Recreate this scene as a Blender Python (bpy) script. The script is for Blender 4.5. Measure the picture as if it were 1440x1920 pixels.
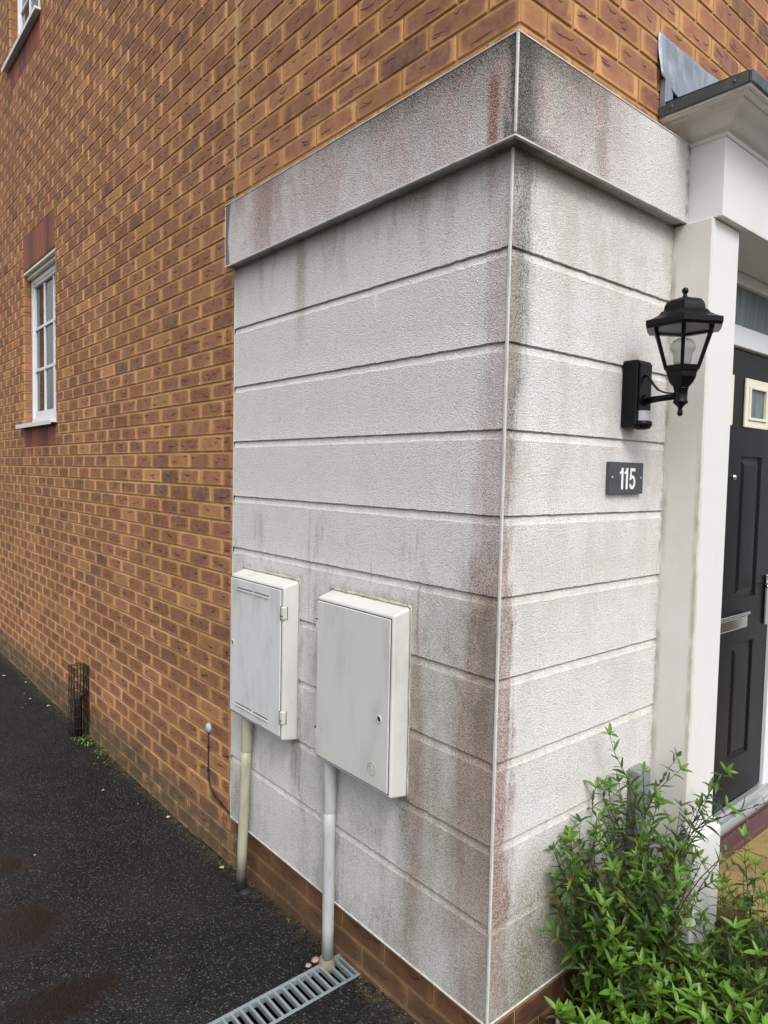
import bpy, bmesh, math, random
import numpy as np
from mathutils import Vector, Matrix, noise as mnoise
for o in list(bpy.data.objects): bpy.data.objects.remove(o)
SC = bpy.context.scene
COL = SC.collection
R = math.radians

# ------------------------------------------------------------------ camera
cam_d = bpy.data.cameras.new("camera"); cam = bpy.data.objects.new("camera", cam_d); COL.objects.link(cam)
CP = Vector((-1.39138, -1.17204, 1.21430)); YAW, PITCH, ROLL = .701543, -.055161, .020279
cy, sy, cp, sp = math.cos(YAW), math.sin(YAW), math.cos(PITCH), math.sin(PITCH)
F = Vector((sy*cp, cy*cp, sp)); R0 = Vector((cy, -sy, 0)); U0 = R0.cross(F)
Rr = R0*math.cos(ROLL) + U0*math.sin(ROLL); Uu = -R0*math.sin(ROLL) + U0*math.cos(ROLL)
M = Matrix(((Rr.x, Uu.x, -F.x), (Rr.y, Uu.y, -F.y), (Rr.z, Uu.z, -F.z))).to_4x4(); M.translation = CP
cam.matrix_world = M
cam_d.sensor_fit = 'VERTICAL'; cam_d.sensor_height = 36; cam_d.lens = 1297.391/1920*36
cam_d.clip_start = .02; cam_d.clip_end = 500
SC.camera = cam

# ------------------------------------------------------------------ daylight (overcast)
SUN_EL, SUN_AZ = 52, 205          # azimuth measured clockwise from +Y
w = bpy.data.worlds.new("World"); SC.world = w; w.use_nodes = True
wn = w.node_tree.nodes; wl = w.node_tree.links
bg = wn["Background"]
sky = wn.new("ShaderNodeTexSky"); sky.sky_type = 'NISHITA'; sky.sun_disc = False
sky.sun_elevation = R(SUN_EL); sky.sun_rotation = R(SUN_AZ); sky.air_density = 1.0; sky.dust_density = 4.0; sky.ozone_density = 1.0
hs = wn.new("ShaderNodeHueSaturation"); hs.inputs["Saturation"].default_value = .16
wl.new(sky.outputs[0], hs.inputs["Color"]); wl.new(hs.outputs[0], bg.inputs[0]); bg.inputs[1].default_value = .12
sd = bpy.data.lights.new("sun", 'SUN'); sun = bpy.data.objects.new("sun", sd); COL.objects.link(sun)
sd.energy = .9; sd.angle = R(25); sd.color = (1, .965, .92)
az, el = R(SUN_AZ), R(SUN_EL)
sdir = Vector((math.sin(az)*math.cos(el), math.cos(az)*math.cos(el), math.sin(el)))
sun.rotation_euler = sdir.to_track_quat('Z', 'Y').to_euler()
SC.view_settings.view_transform = 'Standard'; SC.view_settings.look = 'None'
SC.view_settings.exposure = 0.90; SC.view_settings.gamma = 1
SC.view_settings.use_curve_mapping = False

# ------------------------------------------------------------------ fitted dimensions
WX, WY = .025, .010            # brick faces: side wall x=WX, front wall y=WY
LEN, FR = 1.457, .8205         # render panel along the side / front
ZB, BT, BB, BD = -.2727, 2.2912, 2.0473, .0405
GRO = [1.8, 1.5605, 1.3351, 1.1090, .8947, .6757, .4493, .2225, 0.0]
CZ, Z0 = .0761, 1.220-.0761*26    # brick courses
def gz(y):                     # driveway level along the wall
    return -.54 + .080*max(0., min(1., (1.9-y)/1.7))

# ------------------------------------------------------------------ helpers
def tag(o, label=None, cat=None, group=None, kind=None):
    if label: o['label'] = label
    if cat: o['category'] = cat
    if group: o['group'] = group
    if kind: o['kind'] = kind
    return o
def empty(name, loc, label, cat, group=None, rz=0):
    o = bpy.data.objects.new(name, None); COL.objects.link(o); o.location = loc; o.rotation_euler.z = rz
    o.empty_display_size = .1
    return tag(o, label, cat, group)
class MB:
    """collects shapes for one mesh"""
    def __init__(s): s.v, s.f, s.fc = [], [], []
    def add(s, vs, fs):
        n = len(s.v); s.v += [tuple(v) for v in vs]; s.f += [tuple(i+n for i in f) for f in fs]; return s
    def box(s, x0, x1, y0, y1, z0, z1):
        vs = [(x, y, z) for z in (z0, z1) for y in (y0, y1) for x in (x0, x1)]
        return s.add(vs, [(0, 2, 3, 1), (4, 5, 7, 6), (0, 1, 5, 4), (2, 6, 7, 3), (0, 4, 6, 2), (1, 3, 7, 5)])
    def tube(s, pts, rad, n=8, cap=True):
        pts = [Vector(p) for p in pts]; rads = rad if isinstance(rad, (list, tuple)) else [rad]*len(pts)
        b = len(s.v); up = None
        for i, p in enumerate(pts):
            t = (pts[min(i+1, len(pts)-1)] - pts[max(i-1, 0)]).normalized()
            if up is None: up = t.orthogonal().normalized()
            up = (up - t*up.dot(t)); up = up.normalized() if up.length > 1e-6 else t.orthogonal().normalized()
            q = t.cross(up)
            for k in range(n):
                a = 2*math.pi*k/n; s.v.append(tuple(p + (up*math.cos(a)+q*math.sin(a))*rads[i]))
        for i in range(len(pts)-1):
            for k in range(n):
                k2 = (k+1) % n; s.f.append((b+i*n+k, b+i*n+k2, b+(i+1)*n+k2, b+(i+1)*n+k))
        if cap:
            s.f.append(tuple(b+k for k in range(n))[::-1]); s.f.append(tuple(b+(len(pts)-1)*n+k for k in range(n)))
        return s
    def lathe(s, prof, c, n=24, rot=0, cap=True):
        """prof = [(r,z)...] around the vertical through c"""
        b = len(s.v)
        for r_, z in prof:
            for k in range(n):
                a = rot+2*math.pi*k/n; s.v.append((c[0]+r_*math.cos(a), c[1]+r_*math.sin(a), c[2]+z))
        for i in range(len(prof)-1):
            for k in range(n):
                k2 = (k+1) % n; s.f.append((b+i*n+k, b+i*n+k2, b+(i+1)*n+k2, b+(i+1)*n+k))
        if cap:
            s.f.append(tuple(b+k for k in range(n))[::-1]); s.f.append(tuple(b+(len(prof)-1)*n+k for k in range(n)))
        return s
    def build(s, name, mat, parent=None, smooth=False, bevel=0, seg=2, origin=None):
        me = bpy.data.meshes.new(name); 
        off = Vector(origin) if origin else (Vector(parent_world(parent)) if parent else Vector((0, 0, 0)))
        vv = np.array(s.v) - np.array(off)
        me.from_pydata(vv.tolist(), [], s.f); me.update()
        if mat: me.materials.append(mat)
        if smooth: me.polygons.foreach_set('use_smooth', [True]*len(me.polygons))
        o = bpy.data.objects.new(name, me); COL.objects.link(o)
        if parent: o.parent = parent
        if origin and not parent: o.location = off
        if bevel:
            m = o.modifiers.new("bevel", 'BEVEL'); m.width = bevel; m.segments = seg; m.limit_method = 'ANGLE'; m.angle_limit = R(35)
            m.harden_normals = False
        return o
def parent_world(p):
    v = Vector((0, 0, 0))
    while p: v += p.location; p = p.parent
    return v
def sharp_smooth(o, ang=35):
    me = o.data; bm = bmesh.new(); bm.from_mesh(me)
    for e in bm.edges:
        if len(e.link_faces) == 2 and e.calc_face_angle(0) > R(ang): e.smooth = False
    for f in bm.faces: f.smooth = True
    bm.to_mesh(me); bm.free()
    return o

# ---- node dsl
class NT:
    def __init__(s, name):
        s.m = bpy.data.materials.new(name); s.m.use_nodes = True; s.t = s.m.node_tree
        s.b = s.t.nodes["Principled BSDF"]; s.out = s.t.nodes["Material Output"]
        s._tc = None
    def n(s, typ, out=0, props=None, **ins):
        nd = s.t.nodes.new("ShaderNode"+typ)
        for k, v in (props or {}).items(): setattr(nd, k, v)
        for k, v in ins.items():
            key = int(k[1:]) if k[0] == 'i' and k[1:].isdigit() else k.replace('_', ' ')
            s.set(nd.inputs[key], v)
        return nd if out is None else nd.outputs[out]
    def set(s, sock, v):
        if isinstance(v, bpy.types.NodeSocket): s.t.links.new(v, sock)
        elif isinstance(v, tuple) and len(v) == 3 and sock.type == 'RGBA': sock.default_value = (*v, 1)
        else: sock.default_value = v
    def math(s, op, a, b=0.0, c=None, clamp=False):
        nd = s.t.nodes.new("ShaderNodeMath"); nd.operation = op; nd.use_clamp = clamp
        s.set(nd.inputs[0], a); s.set(nd.inputs[1], b)
        if c is not None: s.set(nd.inputs[2], c)
        return nd.outputs[0]
    def mul(s, *a):
        r_ = a[0]
        for b in a[1:]: r_ = s.math('MULTIPLY', r_, b)
        return r_
    def step(s, v, a, b, lo=0.0, hi=1.0):
        """smooth ramp from lo (v<=a) to hi (v>=b); a may exceed b"""
        nd = s.t.nodes.new("ShaderNodeMapRange"); nd.interpolation_type = 'SMOOTHSTEP'
        if isinstance(a, (int, float)) and isinstance(b, (int, float)) and a > b: a, b, lo, hi = b, a, hi, lo
        s.set(nd.inputs[0], v); s.set(nd.inputs[1], a); s.set(nd.inputs[2], b); s.set(nd.inputs[3], lo); s.set(nd.inputs[4], hi)
        return nd.outputs[0]
    def mix(s, f, a, b, mode='MIX'):
        nd = s.t.nodes.new("ShaderNodeMix"); nd.data_type = 'RGBA'; nd.blend_type = mode
        s.set(nd.inputs[0], f); s.set(nd.inputs[6], a); s.set(nd.inputs[7], b)
        return nd.outputs[2]
    def pos(s):
        if not s._tc:
            s._tc = s.n('NewGeometry', out=None)
        return s._tc.outputs['Position']
    def xyz(s, v=None):
        nd = s.n('SeparateXYZ', out=None, i0=v if v is not None else s.pos()); return nd.outputs
    def vec(s, x, y, z): return s.n('CombineXYZ', i0=x, i1=y, i2=z)
    def scale(s, v, sc):
        nd = s.t.nodes.new("ShaderNodeVectorMath"); nd.operation = 'MULTIPLY'; s.set(nd.inputs[0], v); nd.inputs[1].default_value = sc
        return nd.outputs[0]
    def addv(s, a, b):
        nd = s.t.nodes.new("ShaderNodeVectorMath"); nd.operation = 'ADD'; s.set(nd.inputs[0], a); s.set(nd.inputs[1], b)
        return nd.outputs[0]
    def noise(s, sc=5., det=3., rough=.5, v=None, dist=0., out=0):
        return s.n('TexNoise', out=out, Vector=v if v is not None else s.pos(), Scale=sc, Detail=det, Roughness=rough, Distortion=dist)
    def vor(s, sc, v=None, feat='F1', out='Distance', rand=1.):
        nd = s.n('TexVoronoi', out=None, props={'feature': feat}, Vector=v if v is not None else s.pos(), Scale=sc, Randomness=rand)
        return nd.outputs[out]
    def bump(s, h, dist=.002, strength=1., nrm=None):
        k = dict(Strength=strength, Distance=dist, Height=h)
        if nrm is not None: k['Normal'] = nrm
        return s.n('Bump', **k)
    def fin(s, **ins):
        for k, v in ins.items(): s.set(s.b.inputs[k.replace('_', ' ')], v)
        return s.m

def plain(name, col, rough=.5, metal=0., var=.08, sc=30, bump=0., bsc=200, spec=.5, dirt=None, dirtamt=.3, dsc=8):
    t = NT(name)
    c = t.mix(t.noise(sc, 4, .6), tuple(x*(1-var) for x in col), tuple(min(1, x*(1+var)) for x in col))
    if dirt:
        m = t.mul(t.step(t.noise(dsc, 6, .65, t.scale(t.pos(), (1, 1, .35))), .45, .75), dirtamt)
        c = t.mix(m, c, dirt)
    k = dict(Base_Color=c, Roughness=t.step(t.noise(sc*2, 3), .2, .8, max(.02, rough-.02), rough+.02), Metallic=metal, Specular_IOR_Level=spec)
    if bump: k['Normal'] = t.bump(t.noise(bsc, 3), bump)
    return t.fin(**k)

# ---- brick material: attribute bk = (along, up, length, random)
def brick_mat(name, red=False):
    t = NT(name)
    a = t.n('Attribute', out=None, props={'attribute_name': 'bk'})
    s3 = t.n('SeparateColor', out=None, i0=a.outputs['Color'])
    ua, va, ln = s3.outputs[0], s3.outputs[1], s3.outputs[2]; rn = a.outputs['Alpha']
    P = t.pos(); px, py, pz = t.xyz()
    rnd = t.n('TexWhiteNoise', out=None, props={'noise_dimensions': '1D'}, W=rn)
    rc = t.xyz(rnd.outputs['Color'])
    wob = t.noise(38, 3, .6)
    if not red:
        # soft-cornered darker heart of each brick
        hu = t.math('MULTIPLY', ln, .5); ex = t.math('DIVIDE', t.math('ABSOLUTE', t.math('SUBTRACT', ua, hu)), t.math('SUBTRACT', hu, t.math('ADD', .004, t.mul(rc[0], .014))))
        ez = t.math('DIVIDE', t.math('ABSOLUTE', t.math('SUBTRACT', va, t.math('ADD', .031, t.mul(rc[2], .004)))), t.math('ADD', .0275, t.mul(rc[1], .005)))
        sup = t.math('ADD', t.math('POWER', ex, 8.0), t.math('POWER', ez, 5.0))
        sup = t.math('ADD', sup, t.math('MULTIPLY', t.math('SUBTRACT', t.mix(.5, wob, t.noise(16, 2)), .5), 2.6))
        core = t.step(sup, 1.25, .15)
        core = t.mul(core, t.step(rc[1], .0, .22, .45, 1.))
        core = t.math('MAXIMUM', core, t.mul(t.step(px, WX+.004, WX+.02), t.step(py, 1., 1.2), .85))
        sand = t.mix(rc[2], (.42, .200, .080), (.52, .278, .120))
        purp = t.mix(rc[0], (.185, .070, .048), (.275, .108, .068))
        purp = t.mix(t.step(rc[1], .86, 1.), purp, (.115, .058, .055))
        blot = t.step(t.noise(24, 4, .6), .35, .7)
        col = t.mix(t.mul(core, t.step(blot, 0., 1., .74, 1.)), sand, purp)
    else:
        col = t.mix(rc[0], (.15, .045, .032), (.30, .095, .065))
        col = t.mix(t.step(rc[1], .6, .9), col, (.10, .05, .048))
    tone = t.mul(t.math('ADD', .86, t.mul(rc[2], .20)), t.step(t.noise(1.3, 4, .6), .3, .7, .90, 1.10))
    col = t.mix(1., col, t.vec(tone, tone, tone), 'MULTIPLY')
    # dragged creases: a few short bowed folds, different on every brick
    crease = None; wobn = t.mul(t.math('SUBTRACT', t.noise(75, 2), .5), .006)
    for q in range(3):
        w1 = t.xyz(t.n('TexWhiteNoise', out='Color', props={'noise_dimensions': '1D'}, W=t.math('ADD', rn, 3.17+q*1.7)))
        w2 = t.xyz(t.n('TexWhiteNoise', out='Color', props={'noise_dimensions': '1D'}, W=t.math('ADD', rn, 11.3+q*2.9)))
        x0 = t.mul(ln, t.math('ADD', .12, t.mul(w1[0], .76))); y0 = t.math('ADD', .014, t.mul(w1[1], .038))
        wd = t.math('ADD', .013, t.mul(w1[2], .034 if q == 0 else .020))
        dx = t.math('DIVIDE', t.math('SUBTRACT', ua, x0), wd); d2 = t.mul(dx, dx)
        bow = t.mul(t.math('SUBTRACT', w2[0], .38), .022); tilt = t.mul(t.math('SUBTRACT', w2[1], .5), .012)
        yc = t.math('ADD', t.math('ADD', y0, t.mul(bow, d2)), t.math('ADD', t.mul(tilt, dx), wobn))
        dd = t.math('ABSOLUTE', t.math('SUBTRACT', va, yc)); tk = t.mul(t.math('SUBTRACT', 1., d2), t.math('ADD', .0018, t.mul(w2[2], .0030 if q == 0 else .0020)))
        ln_ = t.mul(t.step(t.math('SUBTRACT', tk, dd), -.0005, .0013), t.step(w2[0], .08 if q == 0 else .30, .2 if q == 0 else .55)); crease = ln_ if crease is None else t.math('MAXIMUM', crease, ln_)
    crease = t.mul(crease, t.step(t.math('MINIMUM', va, t.math('SUBTRACT', .066, va)), .002, .006))
    if red: crease = t.mul(crease, .2)
    col = t.mix(t.mul(crease, .78), col, (.050, .019, .015))
    fine = t.noise(420, 3, .6)
    col = t.mix(t.step(fine, .35, .7, 0., .22), col, t.mix(.5, col, (.62, .42, .24)))
    # dirt / moss along the foot of the wall, painted shade on the front plinth
    up = t.math('ADD', pz, t.mul(t.math('SUBTRACT', t.noise(9, 4, .6), .5), .16))
    foot = t.step(up, -.24, -.42)
    side = t.step(py, .02, .05)
    mossy = t.mul(foot, t.step(t.noise(15, 5, .6), .30, .60, .35, .92), side)
    col = t.mix(mossy, col, t.mix(t.noise(30, 3), (.055, .048, .026), (.115, .10, .058)))
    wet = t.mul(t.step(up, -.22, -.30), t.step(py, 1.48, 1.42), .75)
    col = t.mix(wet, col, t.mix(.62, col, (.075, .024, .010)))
    sp = t.mul(t.step(py, .03, .015), t.step(pz, -.22, -.30), t.step(t.noise(18, 4), .25, .6, .55, .9))  # front plinth bricks: shade put into the colour
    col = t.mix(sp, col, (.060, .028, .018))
    h = t.math('ADD', t.mul(crease, -1.6), t.math('ADD', t.mul(wob, .9), t.mul(fine, .25)))
    nrm = t.bump(h, .0028, .9)
    return t.fin(Base_Color=col, Roughness=.82, Normal=nrm, Specular_IOR_Level=.3)
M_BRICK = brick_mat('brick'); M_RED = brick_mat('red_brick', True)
def mortar():
    t = NT('mortar'); px, py, pz = t.xyz()
    c = t.mix(t.noise(40, 4), (.38, .25, .115), (.49, .335, .165))
    c = t.mix(t.step(t.noise(6, 5, .65), .52, .72, 0, .5), c, (.25, .18, .09))
    up = t.math('ADD', pz, t.mul(t.math('SUBTRACT', t.noise(9, 4), .5), .16))
    c = t.mix(t.mul(t.step(up, -.30, -.43), .75), c, (.16, .145, .10))
    return t.fin(Base_Color=c, Roughness=.95, Normal=t.bump(t.noise(350, 3, .7), .003), Specular_IOR_Level=.1)
M_MORTAR = mortar()

def render_mat():
    """roughcast with rain stains; c = distance from the outer corner along either face"""
    t = NT('roughcast'); px, py, pz = t.xyz(); P = t.pos()
    c = t.math('MAXIMUM', px, py); onside = t.step(t.math('SUBTRACT', py, px), -.005, .005)
    onfront = t.math('SUBTRACT', 1., onside)
    S = lambda a, b: t.math('SUBTRACT', a, b)
    A = lambda a, b: t.math('ADD', a, b)
    # coarse grain: lumps with dark pits between
    Pd = t.addv(P, t.scale(t.n('TexNoise', out='Color', Vector=P, Scale=60., Detail=2.), (.006, .006, .006)))
    g1 = t.noise(235, 2, .62, Pd); g3 = t.vor(260, Pd, feat='SMOOTH_F1'); g4 = t.noise(420, 2, .6, Pd)
    grain = A(t.mul(g1, .80), A(t.mul(S(1., g3), .30), t.mul(g4, .25)))     # about .62 in the middle
    pit = t.step(grain, .665, .575)
    soil = t.step(grain, .76, .60, .55, 1.)                                 # stains settle in the hollows
    big = t.noise(3.1, 4, .6, dist=.4); mid = t.noise(9, 4, .62); blob = t.noise(5.2, 5, .68, t.scale(P, (1, 1, .55)))
    base = t.mix(t.noise(5, 4, .6), (.64, .632, .628), (.71, .70, .69))
    base = t.mix(t.mul(pit, .40), base, (.30, .295, .295))
    base = t.mix(t.step(grain, .74, .82, 0., .35), base, (.80, .80, .80))
    st = t.noise(1., 4, .62, t.addv(t.scale(P, (17, 17, 1.3)), t.scale(t.n('TexNoise', out='Color', Vector=P, Scale=6.), (1.2, 1.2, 0))))
    st2 = t.noise(1., 3, .6, t.addv(t.scale(P, (46, 46, 2.2)), t.scale(t.n('TexNoise', out='Color', Vector=P, Scale=9.), (1.6, 1.6, 0))))
    band = t.step(pz, 2.044, 2.050); low = S(1., band)
    def line_below(g, w0, w1):            # 1 at the groove line g, fading below
        return t.mul(t.step(pz, g-w1, g-w0), t.step(pz, g+.003, g))
    # ---- every groove: dirt, and the shaded underside painted as a dark line
    gr_ = None; led = None
    for g in GRO:
        q = t.mul(t.step(pz, g-.0060, g-.0015), t.step(pz, g+.0022, g+.0004)); gr_ = q if gr_ is None else A(gr_, q)
        q = t.mul(t.step(pz, g-.040, g-.022), t.step(pz, g-.001, g-.009)); led = q if led is None else A(led, q)
    # ---- broad grey grime
    zz = A(pz, t.mul(S(big, .5), .5))
    g_up = t.mul(onside, t.step(zz, .95, .50), t.step(c, 1.25, .35), .50)
    g_mid = t.mul(onside, t.step(pz, 1.18, 1.0), t.step(blob, .50, .66), t.step(st2, .40, .62), .55)
    g_low = t.mul(t.step(zz, .05, -.27), .58)
    grime = A(t.math('MAXIMUM', g_up, g_low), g_mid)
    grime = t.mul(grime, t.step(blob, .32, .60, .35, 1.15), t.step(st, .3, .6, .75, 1.1), low)
    grime = t.math('MINIMUM', grime, .85)
    col = t.mix(t.mul(grime, soil), base, t.mix(mid, (.205, .21, .185), (.285, .275, .225)))
    # ---- red brown algae beside the corner
    edge = A(c, A(A(t.mul(S(mid, .5), .08), t.mul(S(big, .5), .07)), t.mul(S(st2, .5), .09)))
    wide = t.step(pz, 1.75, .25, .060, .140)
    sb = t.mul(onside, t.step(S(edge, wide), .045, -.03), t.step(A(pz, t.mul(S(mid, .5), .1)), 1.20, .85, .62, .95), t.step(pz, -.30, .30, .45, 1.))
    fw = t.step(pz, 1.6, -.1, .020, .070)
    fb = t.mul(onfront, t.step(S(edge, fw), .030, -.012), t.step(pz, 1.95, 1.80), t.step(pz, -.28, .1, .55, 1.))
    yl = A(py, t.mul(S(big, .5), .03))
    lone = t.mul(onside, t.step(t.math('ABSOLUTE', S(yl, .308)), t.step(pz, .91, .30, .004, .075), .0), t.step(pz, .94, .86), t.step(pz, -.28, .30, .45, .75))
    tick = t.mul(onside, t.step(t.math('ABSOLUTE', S(yl, .536)), .007, .0), t.step(pz, .955, .90), t.step(pz, .84, .88), .6)
    red = t.math('MAXIMUM', t.math('MAXIMUM', sb, fb), t.math('MAXIMUM', lone, tick))
    red = t.math('MINIMUM', t.mul(red, t.step(st, .25, .55, .70, 1.05), soil, low), .93)
    col = t.mix(red, col, t.mix(t.step(A(pz, t.mul(mid, .2)), .95, 1.35), t.mix(t.step(mid, .35, .65), (.185, .085, .064), (.285, .165, .130)), t.mix(t.step(mid, .35, .65), (.31, .215, .20), (.40, .30, .28))))
    dk = t.mul(onside, t.step(t.math('ABSOLUTE', S(edge, .040)), .040, .008), t.step(A(pz, t.mul(mid, .1)), 1.0, .9), t.step(pz, .30, .6), .70)
    col = t.mix(t.mul(dk, soil, low), col, (.125, .092, .055))
    # ---- pale brown drift of dirt over the middle of the side, between stains
    dr2 = t.mul(onside, t.step(A(c, t.mul(S(big, .5), .2)), .42, .22), t.step(A(pz, t.mul(S(mid, .5), .2)), .98, .80), t.step(blob, .36, .56, .55, 1.), .58)
    col = t.mix(t.mul(dr2, soil, low), col, (.29, .265, .215))
    # ---- black lichen on the front face below the band
    bw = t.step(pz, 2.05, 1.0, .078, .050)
    bm = t.mul(onfront, t.step(S(edge, bw), .034, -.028), t.step(edge, .012, .034, .60, 1.), t.step(pz, .85, 1.45, 0., .92))
    bm = t.math('MAXIMUM', bm, t.mul(onfront, t.step(edge, .045, .0), t.step(pz, 1.75, 2.0), .9))
    bm = t.math('MAXIMUM', bm, t.mul(t.step(pz, 2.015, 2.05), t.step(c, .10, .0), .7))
    col = t.mix(t.mul(bm, low, soil), col, (.075, .072, .064))
    # ---- brown runs under the band on the side, cream film on the front
    hs_ = t.mul(onside, low, t.step(A(pz, t.mul(S(blob, .5), .4)), 1.80, 2.04), t.step(st, .47, .62), .50)
    col = t.mix(t.mul(hs_, soil), col, (.30, .25, .19))
    run1 = t.mul(onside, low, t.step(t.math('ABSOLUTE', S(A(py, t.mul(S(mid, .5), .05)), .965)), .055, .004), t.step(A(pz, t.mul(st2, .25)), 1.70, 2.10), .75)
    run2 = t.mul(onside, low, t.step(t.math('ABSOLUTE', S(A(py, t.mul(S(mid, .5), .05)), .35)), .10, .01), t.step(A(pz, t.mul(st2, .12)), 1.99, 2.10), .6)
    col = t.mix(t.mul(t.math('MAXIMUM', run1, run2), soil), col, (.24, .19, .135))
    ft = t.mul(onfront, low, t.step(blob, .42, .62), t.step(pz, .2, 2.0, .18, .45))
    col = t.mix(ft, col, (.44, .405, .34))
    un = t.mul(low, t.step(A(pz, t.mul(mid, .03)), 1.99, 2.055), .55)  # darker strip right below the band, both faces
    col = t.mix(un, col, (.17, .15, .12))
    # ---- green at the foot of the front face and in the ledges low down
    gr = t.mul(onfront, t.step(A(pz, t.mul(S(big, .5), .34)), .26, -.14), .95)
    gr = t.mul(gr, t.step(c, .01, .16, .35, 1.), soil, low)
    col = t.mix(gr, col, t.mix(mid, (.095, .095, .048), (.165, .150, .080)))
    lg = t.mul(led, t.step(t.noise(24, 4, .6), .42, .62), t.step(pz, 1.3, .6, .08, .26), low)
    col = t.mix(lg, col, t.mix(mid, (.42, .40, .26), (.40, .30, .22)))
    col = t.mix(t.mul(gr_, t.step(t.noise(32, 4, .7), .30, .66, .10, .50)), col, (.15, .14, .13))  # groove line, dirt together with painted underside shade
    # ---- dirt round the meter boxes and in the joint beside the door post
    for (ya, yb, za, zb) in ((.951, 1.352, .222, .812), (.346, .737, .234, .812)):
        hx = t.math('MAXIMUM', S(t.math('ABSOLUTE', S(py, (ya+yb)/2)), (yb-ya)/2), S(t.math('ABSOLUTE', S(pz, (za+zb)/2)), (zb-za)/2))
        hm = t.mul(onside, t.step(A(hx, t.mul(S(mid, .5), .05)), .042, .004), t.step(t.noise(20, 4, .65), .30, .65, .25, .85))
        col = t.mix(t.mul(hm, soil), col, (.25, .235, .17))
        dp = t.mul(onside, t.step(A(pz, t.mul(st2, .12)), za-.20, za+.06), t.step(pz, za+.02, za-.01), t.step(t.math('ABSOLUTE', S(py, ya+.01)), .05, .005), .75)
        col = t.mix(t.mul(dp, soil), col, (.13, .125, .085))
    jd = t.mul(onfront, t.step(A(px, t.mul(S(mid, .5), .03)), .795, .822), t.step(t.noise(26, 4, .7), .40, .68), .75)
    col = t.mix(jd, col, (.20, .175, .13))
    # ---- the band
    s_b = t.noise(1., 5, .66, t.addv(t.scale(P, (8, 8, 2.6)), t.scale(t.n('TexNoise', out='Color', Vector=P, Scale=7.), (1.5, 1.5, .4))))
    s_c = t.noise(1., 4, .65, t.addv(t.scale(P, (26, 26, 5.)), t.scale(t.n('TexNoise', out='Color', Vector=P, Scale=11.), (2., 2., .5))))
    amt = t.step(c, 1.5, .05, .72, 1.0); amtf = t.step(A(px, t.mul(S(big, .5), .25)), .62, .22, .04, .95)
    amt = A(t.mul(amt, onside), t.mul(amtf, onfront))
    pk = t.mul(band, amt, t.step(pz, 2.05, 2.25, .60, 1.), t.step(A(t.mul(s_b, .8), t.mul(s_c, .2)), .42, .56, .40, 1.), .95)
    col = t.mix(t.mul(pk, soil), col, t.mix(s_c, (.20, .090, .078), (.32, .185, .165)))
    ps = t.mul(band, onside, t.step(t.math('ABSOLUTE', S(A(py, t.mul(S(mid, .5), .12)), 1.15)), .14, .02), t.step(s_c, .35, .6, .5, 1.), .75)
    pf = t.mul(band, onfront, t.step(t.math('ABSOLUTE', S(A(px, t.mul(S(mid, .5), .06)), .335)), .045, .005), t.step(s_c, .3, .6, .5, 1.), .65)
    col = t.mix(t.mul(t.math('MAXIMUM', ps, pf), soil), col, (.25, .135, .12))
    gy = t.mul(band, amt, t.step(s_b, .57, .43), t.step(A(pz, t.mul(mid, .08)), 2.11, 2.25, .12, .9), t.step(c, 1.0, .15, .28, .75))
    col = t.mix(t.mul(gy, soil), col, (.155, .142, .122))
    topk = t.mul(band, t.step(S(pz, t.mul(s_c, .11)), 2.150, 2.235), t.step(c, 1.1, .15, .30, .95), A(onside, t.mul(onfront, t.step(px, .45, .15))))
    col = t.mix(t.mul(topk, soil), col, (.085, .074, .058))
    e2 = A(c, t.mul(S(s_c, .5), .10))
    kb = t.mul(band, t.math('MAXIMUM', t.mul(onfront, t.step(e2, .095, .0, 0., .95)), t.mul(onside, t.step(e2, .010, -.03, 0., .95))))
    col = t.mix(t.mul(kb, t.step(grain, .78, .60, .70, 1.)), col, (.052, .052, .042))
    kl = t.mul(band, onfront, t.step(A(pz, t.mul(mid, .05)), 2.125, 2.07), t.step(px, .22, .05), .8)
    col = t.mix(t.mul(kl, soil), col, (.07, .068, .06))
    rs = t.mul(band, onside, t.step(t.math('ABSOLUTE', S(A(py, t.mul(mid, .012)), .038)), .028, .008), t.step(pz, 2.25, 2.18), .9)
    col = t.mix(t.mul(rs, soil), col, (.20, .058, .036))
    lk = t.mul(band, onside, t.step(A(py, t.mul(t.math('ABSOLUTE', S(pz, 2.15)), .16)), 1.442, 1.448), .8)
    col = t.mix(lk, col, (.10, .08, .085))
    bev = t.bump(t.mul(grain, 1.), .0050, 1.)
    return t.fin(Base_Color=col, Roughness=.93, Normal=bev, Specular_IOR_Level=.15)
M_RENDER = render_mat()

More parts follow.
